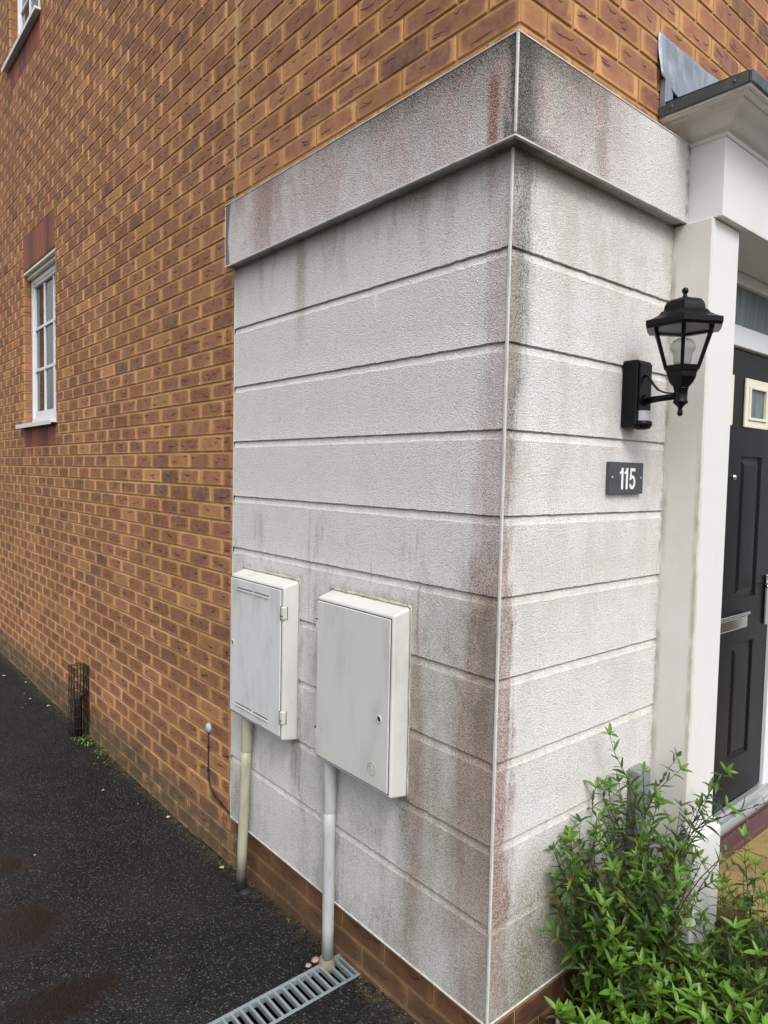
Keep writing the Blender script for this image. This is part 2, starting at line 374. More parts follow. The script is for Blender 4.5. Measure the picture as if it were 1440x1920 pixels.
def tarmac_mat():
    t = NT('tarmac'); P = t.pos(); px, py, pz = t.xyz()
    vc = t.n('TexVoronoi', out=None, props={'feature': 'F1'}, Vector=P, Scale=205., Randomness=1.)
    d = vc.outputs['Distance']; cc = t.xyz(vc.outputs['Color'])
    big = t.noise(2.3, 4, .6, dist=.5); mid = t.noise(9, 4)
    col = t.mix(cc[0], (.003, .003, .0034), (.016, .0158, .017))
    col = t.mix(t.step(cc[1], .88, .98, 0., .8), col, (.10, .097, .095))
    col = t.mix(t.step(big, .42, .7, 0., .22), col, (.045, .042, .043))
    # wet hollows bottom left
    def blob(cx, cyy, rx, ry):
        dx = t.math('DIVIDE', t.math('SUBTRACT', px, cx), rx); dy = t.math('DIVIDE', t.math('SUBTRACT', py, cyy), ry)
        r2 = t.math('ADD', t.mul(dx, dx), t.mul(dy, dy)); r2 = t.math('ADD', r2, t.mul(t.math('SUBTRACT', mid, .5), 1.3))
        r2 = t.math('ADD', r2, t.mul(t.math('SUBTRACT', t.noise(45, 4, .7), .5), 1.1))
        return t.step(r2, 1.25, .35)
    wet = t.math('MAXIMUM', blob(-.80, 1.62, .20, .19), t.math('MAXIMUM', blob(-.80, 2.14, .19, .13), blob(-.80, 1.12, .22, .12)))
    col = t.mix(t.mul(wet, .85), col, (.0060, .0055, .0055))
    # moss & silt next to the wall
    wd = t.math('SUBTRACT', .03, px)
    ms = t.mul(t.step(t.math('ADD', wd, t.mul(t.math('SUBTRACT', mid, .5), .16)), .085, .0), t.step(t.noise(28, 5, .7), .38, .6), .8)
    col = t.mix(ms, col, t.mix(t.noise(50, 2), (.035, .030, .014), (.10, .075, .045)))
    h = t.math('ADD', t.mul(t.math('SUBTRACT', 1., d), .8), t.mul(t.noise(80, 3), .9))
    h = t.mul(h, t.math('SUBTRACT', 1., t.mul(wet, .8)))
    rough = t.math('SUBTRACT', .62, t.mul(wet, .44))
    return t.fin(Base_Color=col, Roughness=rough, Normal=t.bump(h, .0045, 1.), Specular_IOR_Level=t.math('ADD', .20, t.mul(wet, .22)))
M_TARMAC = tarmac_mat()
def soil_mat():
    t = NT('soil')
    c = t.mix(t.noise(45, 5, .7), (.018, .011, .007), (.085, .055, .035))
    vc = t.n('TexVoronoi', out=None, Vector=t.pos(), Scale=70.)
    c = t.mix(t.step(t.xyz(vc.outputs['Color'])[0], .86, .95, 0., .7), c, (.17, .13, .09))
    return t.fin(Base_Color=c, Roughness=.95, Normal=t.bump(t.noise(55, 6, .75), .02))
def paving_mat():
    t = NT('paving'); px, py, pz = t.xyz()
    c = t.mix(t.noise(14, 5, .7), (.23, .15, .055), (.34, .25, .10))
    c = t.mix(t.step(t.noise(7, 5, .7), .45, .65, 0, .75), c, (.15, .085, .03))
    c = t.mix(t.step(t.noise(26, 4, .6), .56, .7, 0, .7), c, (.09, .10, .035))
    return t.fin(Base_Color=c, Roughness=.8, Normal=t.bump(t.noise(120, 5, .7), .005))
M_SOIL = soil_mat(); M_PAVE = paving_mat()
def surround_mat():
    t = NT('painted_surround'); px, py, pz = t.xyz(); P = t.pos()
    c = t.mix(t.noise(9, 4, .6), (.655, .66, .67), (.685, .685, .69))
    side = t.step(px, .838, .824)
    c = t.mix(t.mul(side, t.step(t.noise(5, 6, .65, t.scale(P, (1, 1, .35))), .35, .7, .35, .8)), c, (.60, .58, .52))
    n1 = t.noise(30, 5, .7, t.scale(P, (1, 1, .3)))
    e = t.math('ABSOLUTE', t.math('ADD', py, t.math('ADD', .112, t.mul(t.noise(7, 3), .014))))
    m = t.mul(side, t.step(e, .016, .002), t.step(n1, .38, .62), t.step(pz, 1.45, 1.15), t.step(pz, .1, .5), .75)
    c = t.mix(m, c, (.36, .34, .22))
    m = t.mul(side, t.step(t.math('ADD', py, t.mul(n1, .02)), -.012, .006), t.step(n1, .35, .7), .7)
    c = t.mix(m, c, (.30, .27, .20))
    m = t.mul(t.step(t.noise(3.5, 5, .7, t.scale(P, (1, 1, .5))), .56, .72), .35)
    c = t.mix(m, c, (.55, .53, .46))
    m = t.mul(t.step(pz, 2.32, 2.36), t.step(n1, .42, .68), .30)
    c = t.mix(m, c, (.33, .31, .25))
    return t.fin(Base_Color=c, Roughness=.45, Specular_IOR_Level=.4, Normal=t.bump(t.noise(14, 3), .0012))
M_WHITE = surround_mat()
M_UPVC = plain('white_upvc', (.68, .70, .74), .3, var=.02)
M_BEAD = plain('bead_plastic', (.58, .58, .56), .55, var=.15, sc=25, dirt=(.30, .28, .22), dirtamt=.75, dsc=30)
M_METER = plain('meter_box_plastic', (.59, .59, .57), .5, var=.04, sc=6, dirt=(.36, .36, .31), dirtamt=.45, dsc=9)
M_METERW = plain('meter_door_plastic', (.64, .65, .665), .45, var=.05, sc=6, dirt=(.42, .42, .41), dirtamt=.6, dsc=14)
M_GAP = plain('dark_gap', (.03, .03, .03), .9)
M_GREYC = plain('old_mortar', (.20, .18, .14), .9, var=.4, sc=60)
M_SLOT = plain('slot_shadow', (.16, .16, .15), .9)
M_SEAL = plain('old_sealant', (.42, .41, .34), .8, var=.25, sc=60, dirt=(.13, .12, .07), dirtamt=.8, dsc=30)
M_CREAMPIPE = plain('cream_pipe', (.40, .39, .30), .42, var=.06, sc=12, dirt=(.20, .21, .09), dirtamt=.6, dsc=18)
M_GREYPIPE = plain('grey_pipe', (.42, .43, .45), .45, var=.04, sc=12, dirt=(.27, .26, .23), dirtamt=.5, dsc=30)
M_GALV = plain('galvanised_steel', (.36, .42, .44), .42, metal=.55, var=.15, sc=40)
M_BLACK = plain('black_plastic', (.0045, .0045, .006), .34, var=.2, spec=.2)
M_RUBBER = plain('black_rubber', (.01, .01, .01), .7, var=.2)
M_LEAD = plain('lead_sheet', (.20, .23, .28), .42, metal=.3, var=.2, sc=20, dirt=(.50, .54, .60), dirtamt=.8, dsc=12, bump=.006, bsc=14)
M_LEADD = plain('dark_lead', (.055, .07, .08), .45, metal=.2, var=.25, sc=40, dirt=(.16, .18, .19), dirtamt=.5, dsc=30)
M_DOOR = plain('black_door_paint', (.006, .0068, .0095), .32, var=.08, spec=.16, bump=.0006, bsc=160)
M_CHROME = plain('chrome', (.62, .64, .62), .16, metal=1., var=.05)
M_ALU = plain('aluminium_sill', (.55, .57, .58), .35, metal=.7, var=.1)
M_CREAM = plain('cream_trim', (.70, .68, .57), .35, var=.02)
M_TILE = plain('red_tile', (.085, .038, .036), .5, var=.3, sc=12, bump=.001)
M_SLATE = plain('slate', (.052, .062, .068), .55, var=.25, sc=35, bump=.0015, bsc=90)
M_PAINTW = plain('white_digit_paint', (.78, .78, .76), .5, var=.03)
M_STEEL = plain('screw_steel', (.45, .45, .45), .3, metal=1.)
M_GREYBOX = plain('grey_plastic', (.19, .215, .22), .45, var=.1, dirt=(.13, .14, .13), dirtamt=.5)
M_RUST = plain('rusty_wire', (.010, .007, .006), .7, var=.5, sc=60)
M_BROWNPIPE = plain('brown_pipe', (.022, .010, .009), .5, var=.3)
M_JOINT = plain('joint_sealant', (.34, .25, .14), .8, var=.1)
M_FROST = plain('opal_bulb', (.93, .93, .92), .35, var=.01)
def glass_mat(name, tint=(1, 1, 1), mixv=.92, rough=.02):
    t = NT(name)
    tr = t.n('BsdfTransparent', Color=tint); gl = t.n('BsdfGlossy', Color=(1, 1, 1), Roughness=rough)
    fr = t.n('Fresnel', IOR=1.28)
    mx = t.n('MixShader', i0=fr, i1=tr, i2=gl)
    t.t.links.new(mx, t.out.inputs[0]); return t.m
M_GLASS = glass_mat('lantern_glass', (.93, .94, .93))
def pane_mat(name, col, col2, sc, rough=.12, bump=0, stretch=(1, 1, 1), spec=.8):
    t = NT(name); v = t.scale(t.pos(), stretch)
    c = t.mix(t.step(t.noise(sc, 4, .6, v), .35, .65), col, col2)
    k = dict(Base_Color=c, Roughness=rough, Specular_IOR_Level=spec)
    if bump: k['Normal'] = t.bump(t.noise(sc*3, 4, .6, v), bump)
    return t.fin(**k)
M_PANE = pane_mat('window_pane', (.016, .018, .020), (.035, .038, .042), 7., .06, 0, (1, 3.2, .25), spec=.45)
M_OBSC = pane_mat('obscured_glass', (.05, .075, .085), (.13, .17, .185), 22., .28, .002, (1.6, 1.6, .22))

# ------------------------------------------------------------------ ground
def sheet(name, xs, ys, zf, mat, **k):
    v = [(x, y, zf(x, y)) for y in ys for x in xs]; n = len(xs)
    f = [(j*n+i, j*n+i+1, (j+1)*n+i+1, (j+1)*n+i) for j in range(len(ys)-1) for i in range(n-1)]
    o = MB().add(v, f).build(name, mat); tag(o, **k); return o
def lin(a, b, n): return [a+(b-a)*i/(n-1) for i in range(n)]
sheet('ground', [-150, 150], [-150, 150], lambda x, y: -.62, M_SOIL, label='dark earth ground reaching out beyond the driveway', kind='structure')
# driveway sheet with the drain trough left open
DX0, DX1, DY0, DY1 = -1.10, .031, .580, .702
def drive():
    xs = sorted(set(lin(-4, -1.1, 12)+lin(-1.1, .031, 20)+[.031, .09])); ys = sorted(set(lin(-1.6, .58, 18)+[.58, .702]+lin(.702, 2, 16)+lin(2, 12, 24)))
    n = len(xs); v = []
    for y in ys:
        for x in xs: v.append((x, y, gz(y)+.006*mnoise.noise(Vector((x*1.5, y*1.5, 0)))*(1 if not (.4 < y < .9) else 0)))
    f = []
    for j in range(len(ys)-1):
        for i in range(n-1):
            if xs[i] >= -1.101 and xs[i+1] <= .0311 and ys[j] >= .5799 and ys[j+1] <= .7021: continue
            if ys[j] < -.001 and xs[i] >= .0309: continue
            f.append((j*n+i, j*n+i+1, (j+1)*n+i+1, (j+1)*n+i))
    o = MB().add(v, f).build('driveway', M_TARMAC); tag(o, 'coarse black tarmac driveway with wet brown patches', None, None, 'structure')
drive()
PV = -.245
def soilz(x, y): return -.425+.02*mnoise.noise(Vector((x*5, y*5, 3)))+.008*mnoise.noise(Vector((x*22, y*22, 3)))+.11*max(0, min(1, (x-.82)/.2))
sheet('garden_soil', lin(.032, 1.16, 60), lin(-1.6, .03, 80), soilz, M_SOIL, label='dark crumbly garden bed soil under the green shrubs', kind='structure')
pb = MB()
for i in range(6):
    for j in range(5):
        x0 = 1.05+.40*i; y0 = -1.62+.40*j if j < 4 else -.02
        if j == 4: continue
        pb.box(x0+.004, x0+.396, y0+.004, y0+.396, PV-.30, PV+random.Random(i*7+j).uniform(-.002, .002))
pb.box(1.03, 3.6, -1.7, .04, PV-.32, PV-.008)
o = pb.build('path', M_PAVE, bevel=.004); tag(o, 'mossy orange brown paving slabs outside the front door', None, None, 'structure')

# ------------------------------------------------------------------ house
house = empty('brick_house', (0, 0, 0), 'two storey orange and purple brick house with a grey roughcast corner panel', 'house')
rng = random.Random(4)
class Bricks:
    def __init__(s): s.v, s.f, s.c = [], [], []
    def brick(s, org, du, dn, L, H, depth, ends=False):
        """org = lower left outer corner; du = along, dn = outward normal"""
        du, dn = Vector(du), Vector(dn); up = Vector((0, 0, 1)); org = Vector(org)
        rn = rng.random(); jit = rng.uniform(-.0010, .0010); til = rng.uniform(-.0010, .0010)
        b = len(s.v); e = .0028
        rings = [(0, -depth), (0, -.0022), (.0009, -.0006), (e, 0)]
        flip = du.cross(up).dot(dn) < 0
        for ins, off in rings:
            for (a, h) in ((0, 0), (1, 0), (1, 1), (0, 1)):
                u_ = ins if a == 0 else L-ins; v_ = ins if h == 0 else H-ins
                o_ = off + (jit+til*(a-.5) if off > -depth else 0)
                s.v.append(tuple(org+du*u_+up*v_+dn*o_))
                s.c.append((u_, v_*.0661/H if H < .1 else v_, L, rn))
        for r_ in range(3):
            for k in range(4):
                k2 = (k+1) % 4; q = (b+r_*4+k, b+r_*4+k2, b+r_*4+4+k2, b+r_*4+4+k)
                s.f.append(q[::-1] if flip else q)
        q = (b+12, b+13, b+14, b+15); s.f.append(q[::-1] if flip else q)
    def build(s, name, mat, parent):
        me = bpy.data.meshes.new(name); me.from_pydata(s.v, [], s.f)
        at = me.attributes.new('bk', 'FLOAT_COLOR', 'POINT')
        at.data.foreach_set('color', np.array(s.c, dtype=np.float32).ravel())
        me.materials.append(mat); me.update()
        me.polygons.foreach_set('use_smooth', [False]*len(me.polygons))
        o = bpy.data.objects.new(name, me); COL.objects.link(o); o.parent = parent; return o
ZTOP = Z0+CZ*96
W1 = (4.18, 5.10, 1.555, 2.780)        # ground floor window opening y0,y1,z0,z1
W2 = (4.53, 5.49, 4.565, 5.786)        # first floor window
SOL = [(W1[0]-.003, W1[1]+.003, W1[3], 3.0464), (W1[0], W1[1], 1.3722, W1[2]), (W2[0]-.003, W2[1]+.003, W2[3], W2[3]+.2283), (W2[0], W2[1], W2[2]-.2283+.0, W2[2])]
bs = Bricks()
NC = 96
MJ = .0095
def cut(a, b, holes):
    segs = [(a, b, 0, 0)]
    for h0, h1, hard in holes:
        out = []
        for (p, q, l, r_) in segs:
            if h1 <= p or h0 >= q: out.append((p, q, l, r_)); continue
            if h0 > p: out.append((p, h0, l, 1))
            if h1 < q: out.append((h1, q, 1, r_))
        segs = out
    return [s_ for s_ in segs if s_[1]-s_[0] > .02]
for k in range(NC):
    z = Z0+k*CZ+MJ/2; H = CZ-MJ; zc = z+H/2
    if zc < -.60: continue
    odd = (k-28) % 2
    # side wall (runs +Y)
    holes = []
    for (a, b, c, d) in (W1, W2):
        if c-.01 < zc < d: holes.append((a, b, 1))
    for (a, b, c, d) in SOL:
        if c-.01 < zc < d: holes.append((a, b, 0))
    holes.append((1.5075, 1.5185, 0))      # movement joint
    y = WY+.0005; first = True
    while y < 9.2:
        L = .2185
        if first: L = .2185 if odd else .1045; 
        if first and odd == 0: pass
        for (p, q, l, r_) in cut(y, y+L, holes):
            if first:
                x0 = WX
                # corner block seen on both faces: side face here
                bs.brick((WX, q, z), (0, -1, 0), (-1, 0, 0), q-p-.0035, H, .012)
            else:
                bs.brick((WX, q, z), (0, -1, 0), (-1, 0, 0), q-p, H, .10 if (l or r_) and not (1.2 < y < 1.7) else .012)
        y += L+MJ; first = False
    # front wall (runs +X)
    x = WX+.0005; first = True
    while x < 3.4:
        L = .2185
        if first: L = .1045 if odd else .2185
        if x+L > 1.0 and zc < 2.2: break
        off = .0035 if first else 0
        bs.brick((x+off, WY, z), (1, 0, 0), (0, -1, 0), L-off, H, .012)
        x += L+MJ; first = False
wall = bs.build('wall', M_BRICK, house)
# corner arris strip so the two faces meet
mo = MB()
MD = .0050
def wall_plane(y0, y1, holes, z0, z1, x):
    ys = sorted({y0, y1, *[h[0] for h in holes], *[h[1] for h in holes]}); zs = sorted({z0, z1, *[h[2] for h in holes], *[h[3] for h in holes]})
    for i in range(len(ys)-1):
        for j in range(len(zs)-1):
            yc, zc = (ys[i]+ys[i+1])/2, (zs[j]+zs[j+1])/2
            if any(h[0] < yc < h[1] and h[2] < zc < h[3] for h in holes): continue
            mo.add([(x, ys[i], zs[j]), (x, ys[i+1], zs[j]), (x, ys[i+1], zs[j+1]), (x, ys[i], zs[j+1])], [(0, 3, 2, 1)])
wall_plane(WY+.0045, 9.4, (W1, W2), -.66, ZTOP, WX+MD)
for (a, b, c, d) in (W1, W2):
    for yy, s_ in ((a, -1), (b, 1)):
        y_ = yy+s_*.004
        mo.add([(WX+MD, y_, c), (WX+.24, y_, c), (WX+.24, y_, d), (WX+MD, y_, d)], [(0, 1, 2, 3)])
    for zz, s_ in ((c, -1), (d, 1)):
        z_ = zz+s_*.002
        mo.add([(WX+MD, a, z_), (WX+.24, a, z_), (WX+.24, b, z_), (WX+MD, b, z_)], [(0, 1, 2, 3)])
x0, x1 = WX+MD, 3.5
mo.add([(x0, WY+.0045, -.66), (1.0, WY+.0045, -.66), (1.0, WY+.0045, ZTOP), (x0, WY+.0045, ZTOP)], [(0, 1, 2, 3)])
mo.add([(1.0, WY+.0045, 2.06), (x1, WY+.0045, 2.06), (x1, WY+.0045, ZTOP), (1.0, WY+.0045, ZTOP)], [(0, 1, 2, 3)])
mo.build('mortar', M_MORTAR, house)
jb = MB(); jb.box(WX-.0002, WX+.008, 1.5107, 1.5163, BT, ZTOP); jb.build('movement_joint', M_JOINT, house)
# soldier courses of red brick
for i, (a, b, c, d) in enumerate(SOL):
    sb = Bricks(); n = round((b-a)/.076); wd = (b-a)/n
    for k in range(n):
        sb.brick((WX+.0005, b-k*wd-.0055, c+.004), (0, -1, 0), (-1, 0, 0), wd-.011, d-c-.008, .10)
    o = sb.build('lintel' if i % 2 == 0 else 'sill_course', M_RED, house)

# ---- render panel: grooved L-shaped sheet
def panel():
    prof = [(0.012, ZB), (0, ZB)]
    lows = sorted(GRO)
    for g in lows:
        prof += [(0, g-.0245), (.0026, g-.0200), (.0039, g-.0110), (.0060, g-.0030), (.0068, g-.0012), (.0066, g-.0004), (0.0010, g+.0006), (-.0006, g+.0022), (0, g+.006)]
    prof += [(0, BB+.001)]
    # add intermediate rows for a little unevenness
    pr2 = []
    for a, b in zip(prof, prof[1:]):
        pr2.append(a)
        if b[1]-a[1] > .09:
            for q in (.33, .66): pr2.append((0, a[1]+(b[1]-a[1])*q))
    pr2.append(prof[-1]); prof = pr2
    st = [(0, y) for y in np.arange(LEN-.001, .0039, -.009)]+[(0, 0)]+[(1, x) for x in np.arange(.004, FR, .009)]+[(1, FR)]
    V = []; 
    for (face, t_) in st:
        for k, (d, z) in enumerate(prof):
            nv = mnoise.noise(Vector((t_*60+face*50, z*11, 1.)))*.0011 + mnoise.noise(Vector((t_*170+face*50, z*23, 7.)))*.0010
            nz = mnoise.noise(Vector((t_*45+face*50, z*3, 21.)))*.0014+mnoise.noise(Vector((t_*150+face*9, z*3, 2.)))*.0024
            corner = t_ < .003
            flat = k in (0, 1, len(prof)-1)
            if corner or flat: nv = 0
            if flat: nz = 0
            if corner: nz *= .3
            dd = d+nv
            if corner: V.append((dd, dd, z+nz))
            elif face == 0: V.append((dd, t_, z+nz))
            else: V.append((t_, dd, z+nz))
    n = len(prof); Fc = []
    for i in range(len(st)-1):
        for k in range(n-1): Fc.append((i*n+k, (i+1)*n+k, (i+1)*n+k+1, i*n+k+1))
    # left end return
    m = MB().add(V, Fc)
    m.add([(WX+.004, LEN-.001, ZB), (0, LEN-.001, ZB), (0, LEN-.001, BB), (WX+.004, LEN-.001, BB)], [(0, 1, 2, 3)])
    m.add([(WX+.004, LEN-.001, ZB), (.0, LEN-.001, ZB), (0, 0, ZB), (WX+.004, WY+.004, ZB)], [(0, 3, 2, 1)])
    m.add([(FR, WY+.004, ZB), (FR, 0, ZB), (0, 0, ZB), (WX+.004, WY+.004, ZB)], [(0, 1, 2, 3)])
    return m
rp = panel().build('render_panel', M_RENDER, house, smooth=True); sharp_smooth(rp, 28)
rp['label'] = 'grey white roughcast panel with horizontal grooves and red brown stains'
# beads on the panel
def bead(name, b, parent=rp): return b.build(name, M_BEAD, parent, bevel=.0006)
b = MB(); b.box(-.0028, .0040, -.0028, .0040, ZB-.002, BB-.004); bead('corner_bead', b)
b = MB(); b.box(-.0022, WX, LEN-.001, LEN+.0025, ZB-.002, BB-.004); bead('end_bead', b)
b = MB(); b.box(-.0030, .012, .0045, LEN-.0015, ZB-.0045, ZB+.0005); b.box(.0045, FR-.001, -.0030, .010, ZB-.0045, ZB+.0005); bead('drip_bead', b)
# band
def band():
    prof = [(0.05, BB), (0, BB), (0, BB+.06), (0, BB+.12), (0, BB+.18), (0, BT), (.06, BT+.0)]
    st = [(0, y) for y in np.arange(1.4663, -.0385+.004, -.012)]+[(0, -BD)]+[(1, x) for x in np.arange(-BD+.006, .832, .012)]+[(1, .8325)]
    V = []
    for (face, t_) in st:
        for k, (d, z) in enumerate(prof):
            nv = mnoise.noise(Vector((t_*40+face*50, z*30, 1.)))*.0012 if 1 < k < 5 else 0
            c_ = -BD+d+nv
            if t_ == -BD: V.append((c_, c_, z))
            elif face == 0: V.append((c_, max(t_, -BD+d), z))
            else: V.append((max(t_, -BD+d), c_, z))
    n = len(prof); Fc = [(i*n+k, (i+1)*n+k, (i+1)*n+k+1, i*n+k+1) for i in range(len(st)-1) for k in range(n-1)]
    m = MB().add(V, Fc)
    m.add([(WX+.004, 1.4663, BB), (-BD, 1.4663, BB), (-BD, 1.4663, BT), (WX+.004, 1.4663, BT)], [(0, 1, 2, 3)])
    return m
rb = band().build('render_band', M_RENDER, house, smooth=True); sharp_smooth(rb, 28)
rb['label'] = 'projecting roughcast band blackened along its top and streaked with red algae'
e = BD+.0018
b = MB(); b.box(-e, -e+.006, -e, -e+.006, BB+.006, BT-.002); bead('corner_bead', b, rb)
b = MB(); b.box(-e, WX, -e+.0065, 1.4685, BT-.0005, BT+.0035); b.box(-e, .832, -e, -e+.006, BT-.0005, BT+.0035); b.box(-e+.0061, .832, -e+.0062, WY, BT+.0003, BT+.0031); bead('top_bead', b, rb)
b = MB(); b.box(-e-.0008, -e+.009, -e+.0095, 1.4685, BB-.0035, BB+.0018); b.box(-e-.0008, .832, -e-.0008, -e+.009, BB-.0035, BB+.0018); bead('drip_bead', b, rb)
b = MB(); b.box(-e+.0006, WX, 1.4668, 1.4695, BB+.002, BT-.0008); bead('end_bead', b, rb)

# ---- windows in the side wall
def window(y0, y1, z0, z1, rows, cols, nm='window'):
    fx = WX+.060                    # front of the frame
    f = MB(); t_ = .042
    f.box(fx, fx+.06, y0+.002, y0+t_, z0+.004, z1-.05); f.box(fx, fx+.06, y1-t_, y1-.002, z0+.004, z1-.05)
    f.box(fx, fx+.06, y0+t_, y1-t_, z0+.004, z0+.05); f.box(fx, fx+.06, y0+t_, y1-t_, z1-.095, z1-.05)
    wo = f.build(nm, M_UPVC, house, bevel=.004)
    sa = MB(); a0, a1, c0, c1 = y0+t_+.001, y1-t_-.001, z0+.0505, z1-.096; q = .026
    sx = fx+.010
    sa.box(sx, sx+.03, a0, a0+q, c0, c1); sa.box(sx, sx+.03, a1-q, a1, c0, c1)
    sa.box(sx, sx+.03, a0+q, a1-q, c0, c0+.055); sa.box(sx, sx+.03, a0+q, a1-q, c1-q, c1)
    sa.build('sash', M_UPVC, wo, bevel=.004)
    g0, g1, h0, h1 = a0+q, a1-q, c0+.055, c1-q
    mu = MB()
    for i in range(1, cols): yy = g0+(g1-g0)*i/cols; mu.box(sx+.004, sx+.022, yy-.012, yy+.012, h0, h1)
    for j in range(1, rows): zz = h0+(h1-h0)*j/rows; mu.box(sx+.003, sx+.0215, g0, g1, zz-.012, zz+.012)
    mu.build('glazing_bars', M_UPVC, wo, bevel=.003)
    pn = MB(); pn.box(sx+.016, sx+.020, g0-.003, g1+.003, h0-.003, h1+.003); pn.build('pane', M_PANE, wo)
    s_ = MB(); s_.box(WX-.045, fx+.004, y0-.0, y1-.0, z0-.020, z0-.001); s_.box(WX-.045, WX-.002, y0-.03, y1+.09, z0-.0202, z0-.0012)
    s_.box(WX-.046, WX-.042, y0-.0302, y1+.0902, z0-.034, z0-.0008)
    s_.build('sill', M_UPVC, wo, bevel=.002)
    hd = MB(); hd.box(WX+.004, WX+.07, y0+.003, y1-.003, z1-.030, z1-.004); hd.build('head_trim', M_CREAM, wo, bevel=.008)
    hd = MB(); hd.box(WX+.030, WX+.058, y0+.003, y1-.003, z1-.058, z1-.0305); hd.build('head_trim', M_CREAM, wo, bevel=.007)
    hd = MB(); hd.box(WX+.045, WX+.13, y0+.002, y1-.002, z1-.0305, z1-.003)
    hd.box(WX+.066, WX+.13, y0+.002, y1-.002, z1-.12, z1-.05); hd.build('head_vent', M_METER, wo)
    return wo
wa = window(*W1, 3, 3); wa['label'] = 'ground floor white window of small panes'
wb = window(*W2, 3, 3); wb['label'] = 'upper floor white window, cut off by the top of the photo'

# ---- front door and its surround
PX0, PX1, PYF = .8210, 1.0165, -.1270
FYF = -.1520
sur = MB(); sur.box(PX0, PX1, PYF, .058, PV-.10, 2.0425); 
door_sur = sur.build('door_surround', M_WHITE, house, bevel=.003)
s2 = MB(); s2.box(2.075, 2.27, PYF, .058, PV-.10, 2.0425); s2.build('pilaster', M_WHITE, door_sur, bevel=.003)
pl = MB()
def plinth(x0, x1):
    # chamfer-topped plinth block
    y0 = PYF-.030; zt = .030
    v = [(x0, y0, PV-.12), (x1, y0, PV-.12), (x1, PYF-.001, PV-.12), (x0, PYF-.001, PV-.12), (x0, y0, zt-.012), (x1, y0, zt-.012), (x1, y0+.008, zt), (x0, y0+.008, zt), (x0, PYF-.001, zt+.024), (x1, PYF-.001, zt+.024)]
    pl.add(v, [(0, 1, 5, 4), (4, 5, 6, 7), (7, 6, 9, 8), (1, 2, 9, 6, 5), (0, 4, 7, 8, 3), (3, 2, 1, 0), (2, 3, 8, 9)])
plinth(PX0+.001, PX1+.006); pl.build('plinth', M_WHITE, door_sur, bevel=.003)
pl = MB(); plinth(2.069, 2.27); pl.build('plinth', M_WHITE, door_sur, bevel=.003)
fa = MB(); fa.box(.8335, 2.30, FYF, .008, 2.0440, 2.2860); fa.build('fascia', M_WHITE, door_sur, bevel=.002)
# cornice: profile swept along left return and front
cprof = [(-.004, 2.2845), (.003, 2.2850), (.006, 2.2900), (.006, 2.2960), (.012, 2.3000), (.020, 2.3025), (.027, 2.3070), (.036, 2.3150), (.044, 2.3230), (.054, 2.3300), (.070, 2.3370), (.084, 2.3400), (.086, 2.3440), (.104, 2.3450), (.107, 2.3490), (.116, 2.3500), (.118, 2.3570), (.118, 2.3600)]
def cornice():
    V = []; n = len(cprof)
    for (p, q) in cprof:
        V += [(.8335-p, .0085, q), (.8335-p, FYF-p, q), (2.30+p, FYF-p, q), (2.30+p, .0085, q)]
    Fc = []
    for k in range(n-1):
        for i in range(3): Fc.append((k*4+i, k*4+i+1, (k+1)*4+i+1, (k+1)*4+i))
    k = n-1; Fc.append((k*4, k*4+1, k*4+2, k*4+3))
    return MB().add(V, Fc)
co = cornice().build('cornice', M_WHITE, door_sur, smooth=True); sharp_smooth(co, 32)
# lead capping: edge strip and sloping sheet, and the upstand against the wall
cx, cyy = .8335-.125, FYF-.125
le = MB(); le.box(cx, 2.43, cyy, cyy+.012, 2.3560, 2.3900); le.box(cx, cx+.012, cyy+.0125, .0085, 2.3560, 2.3895)
lead = le.build('lead_edge', M_LEADD, door_sur, bevel=.003)
sh = MB()
nx, ny = 30, 10; V = []
for j in range(ny+1):
    for i in range(nx+1):
        x = cx+.003+(2.42-cx)*i/nx; y = cyy+.005+(.006-cyy-.005)*j/ny
        V.append((x, y, 2.3885+.010*(j/ny)+.0018*mnoise.noise(Vector((x*12, y*12, 0)))))
sh.add(V, [(j*(nx+1)+i, j*(nx+1)+i+1, (j+1)*(nx+1)+i+1, (j+1)*(nx+1)+i) for j in range(ny) for i in range(nx)])
sh.build('lead_roof', M_LEAD, door_sur, smooth=True)
for yy in (-.225, -.035):
    nl = MB(); nl.lathe([(.0052, 0), (.005, .002), (.0028, .0038), (0.0003, .0043)], (0, 0, 0), 10)
    nl.v = [(cx-z, yy+x, 2.374+y) for x, y, z in nl.v]; nl.build('lead_rivet', M_LEADD, lead)
ck = MB(); ck.add([(cx+.005, cyy+.012, 2.388), (cx+.005, .008, 2.388), (cx+.005, .008, 2.399), (cx+.002, cyy+.012, 2.392)], [(0, 1, 2, 3)]); ck.build('lead_cheek', M_LEADD, lead)
# flashing: creased sheet stepping out from the wall
def flashing():
    V = []; nu, nv = 22, 12
    for j in range(nv+1):
        v_ = j/nv
        for i in range(nu+1):
            u = i/nu; x = .688+u*.62
            ztop = 2.612-.0*u; zbot = 2.475 if x < .70 else 2.475-.055*min(1, (x-.70)/.10)
            if x > .80: zbot = 2.40
            z = ztop+(zbot-ztop)*v_; ek = min(1, u*6)
            y = WY-.003-(.016+.03*min(1, max(0, (x-.74)/.1)))*max(0, v_-.35)/.65-ek*(.004*math.sin(v_*3.1)*(.4+mnoise.noise(Vector((x*9, v_*3, 0))))+.004*mnoise.noise(Vector((x*20, v_*6, 4))))-.002
            V.append((x, y, z+.002*mnoise.noise(Vector((x*40, v_, 9)))))
    return MB().add(V, [(j*(nu+1)+i, (j+1)*(nu+1)+i, (j+1)*(nu+1)+i+1, j*(nu+1)+i+1) for j in range(nv) for i in range(nu)])
fl = flashing().build('lead_flashing', M_LEAD, door_sur, smooth=True)
sm = fl.modifiers.new('s', 'SOLIDIFY'); sm.thickness = .003
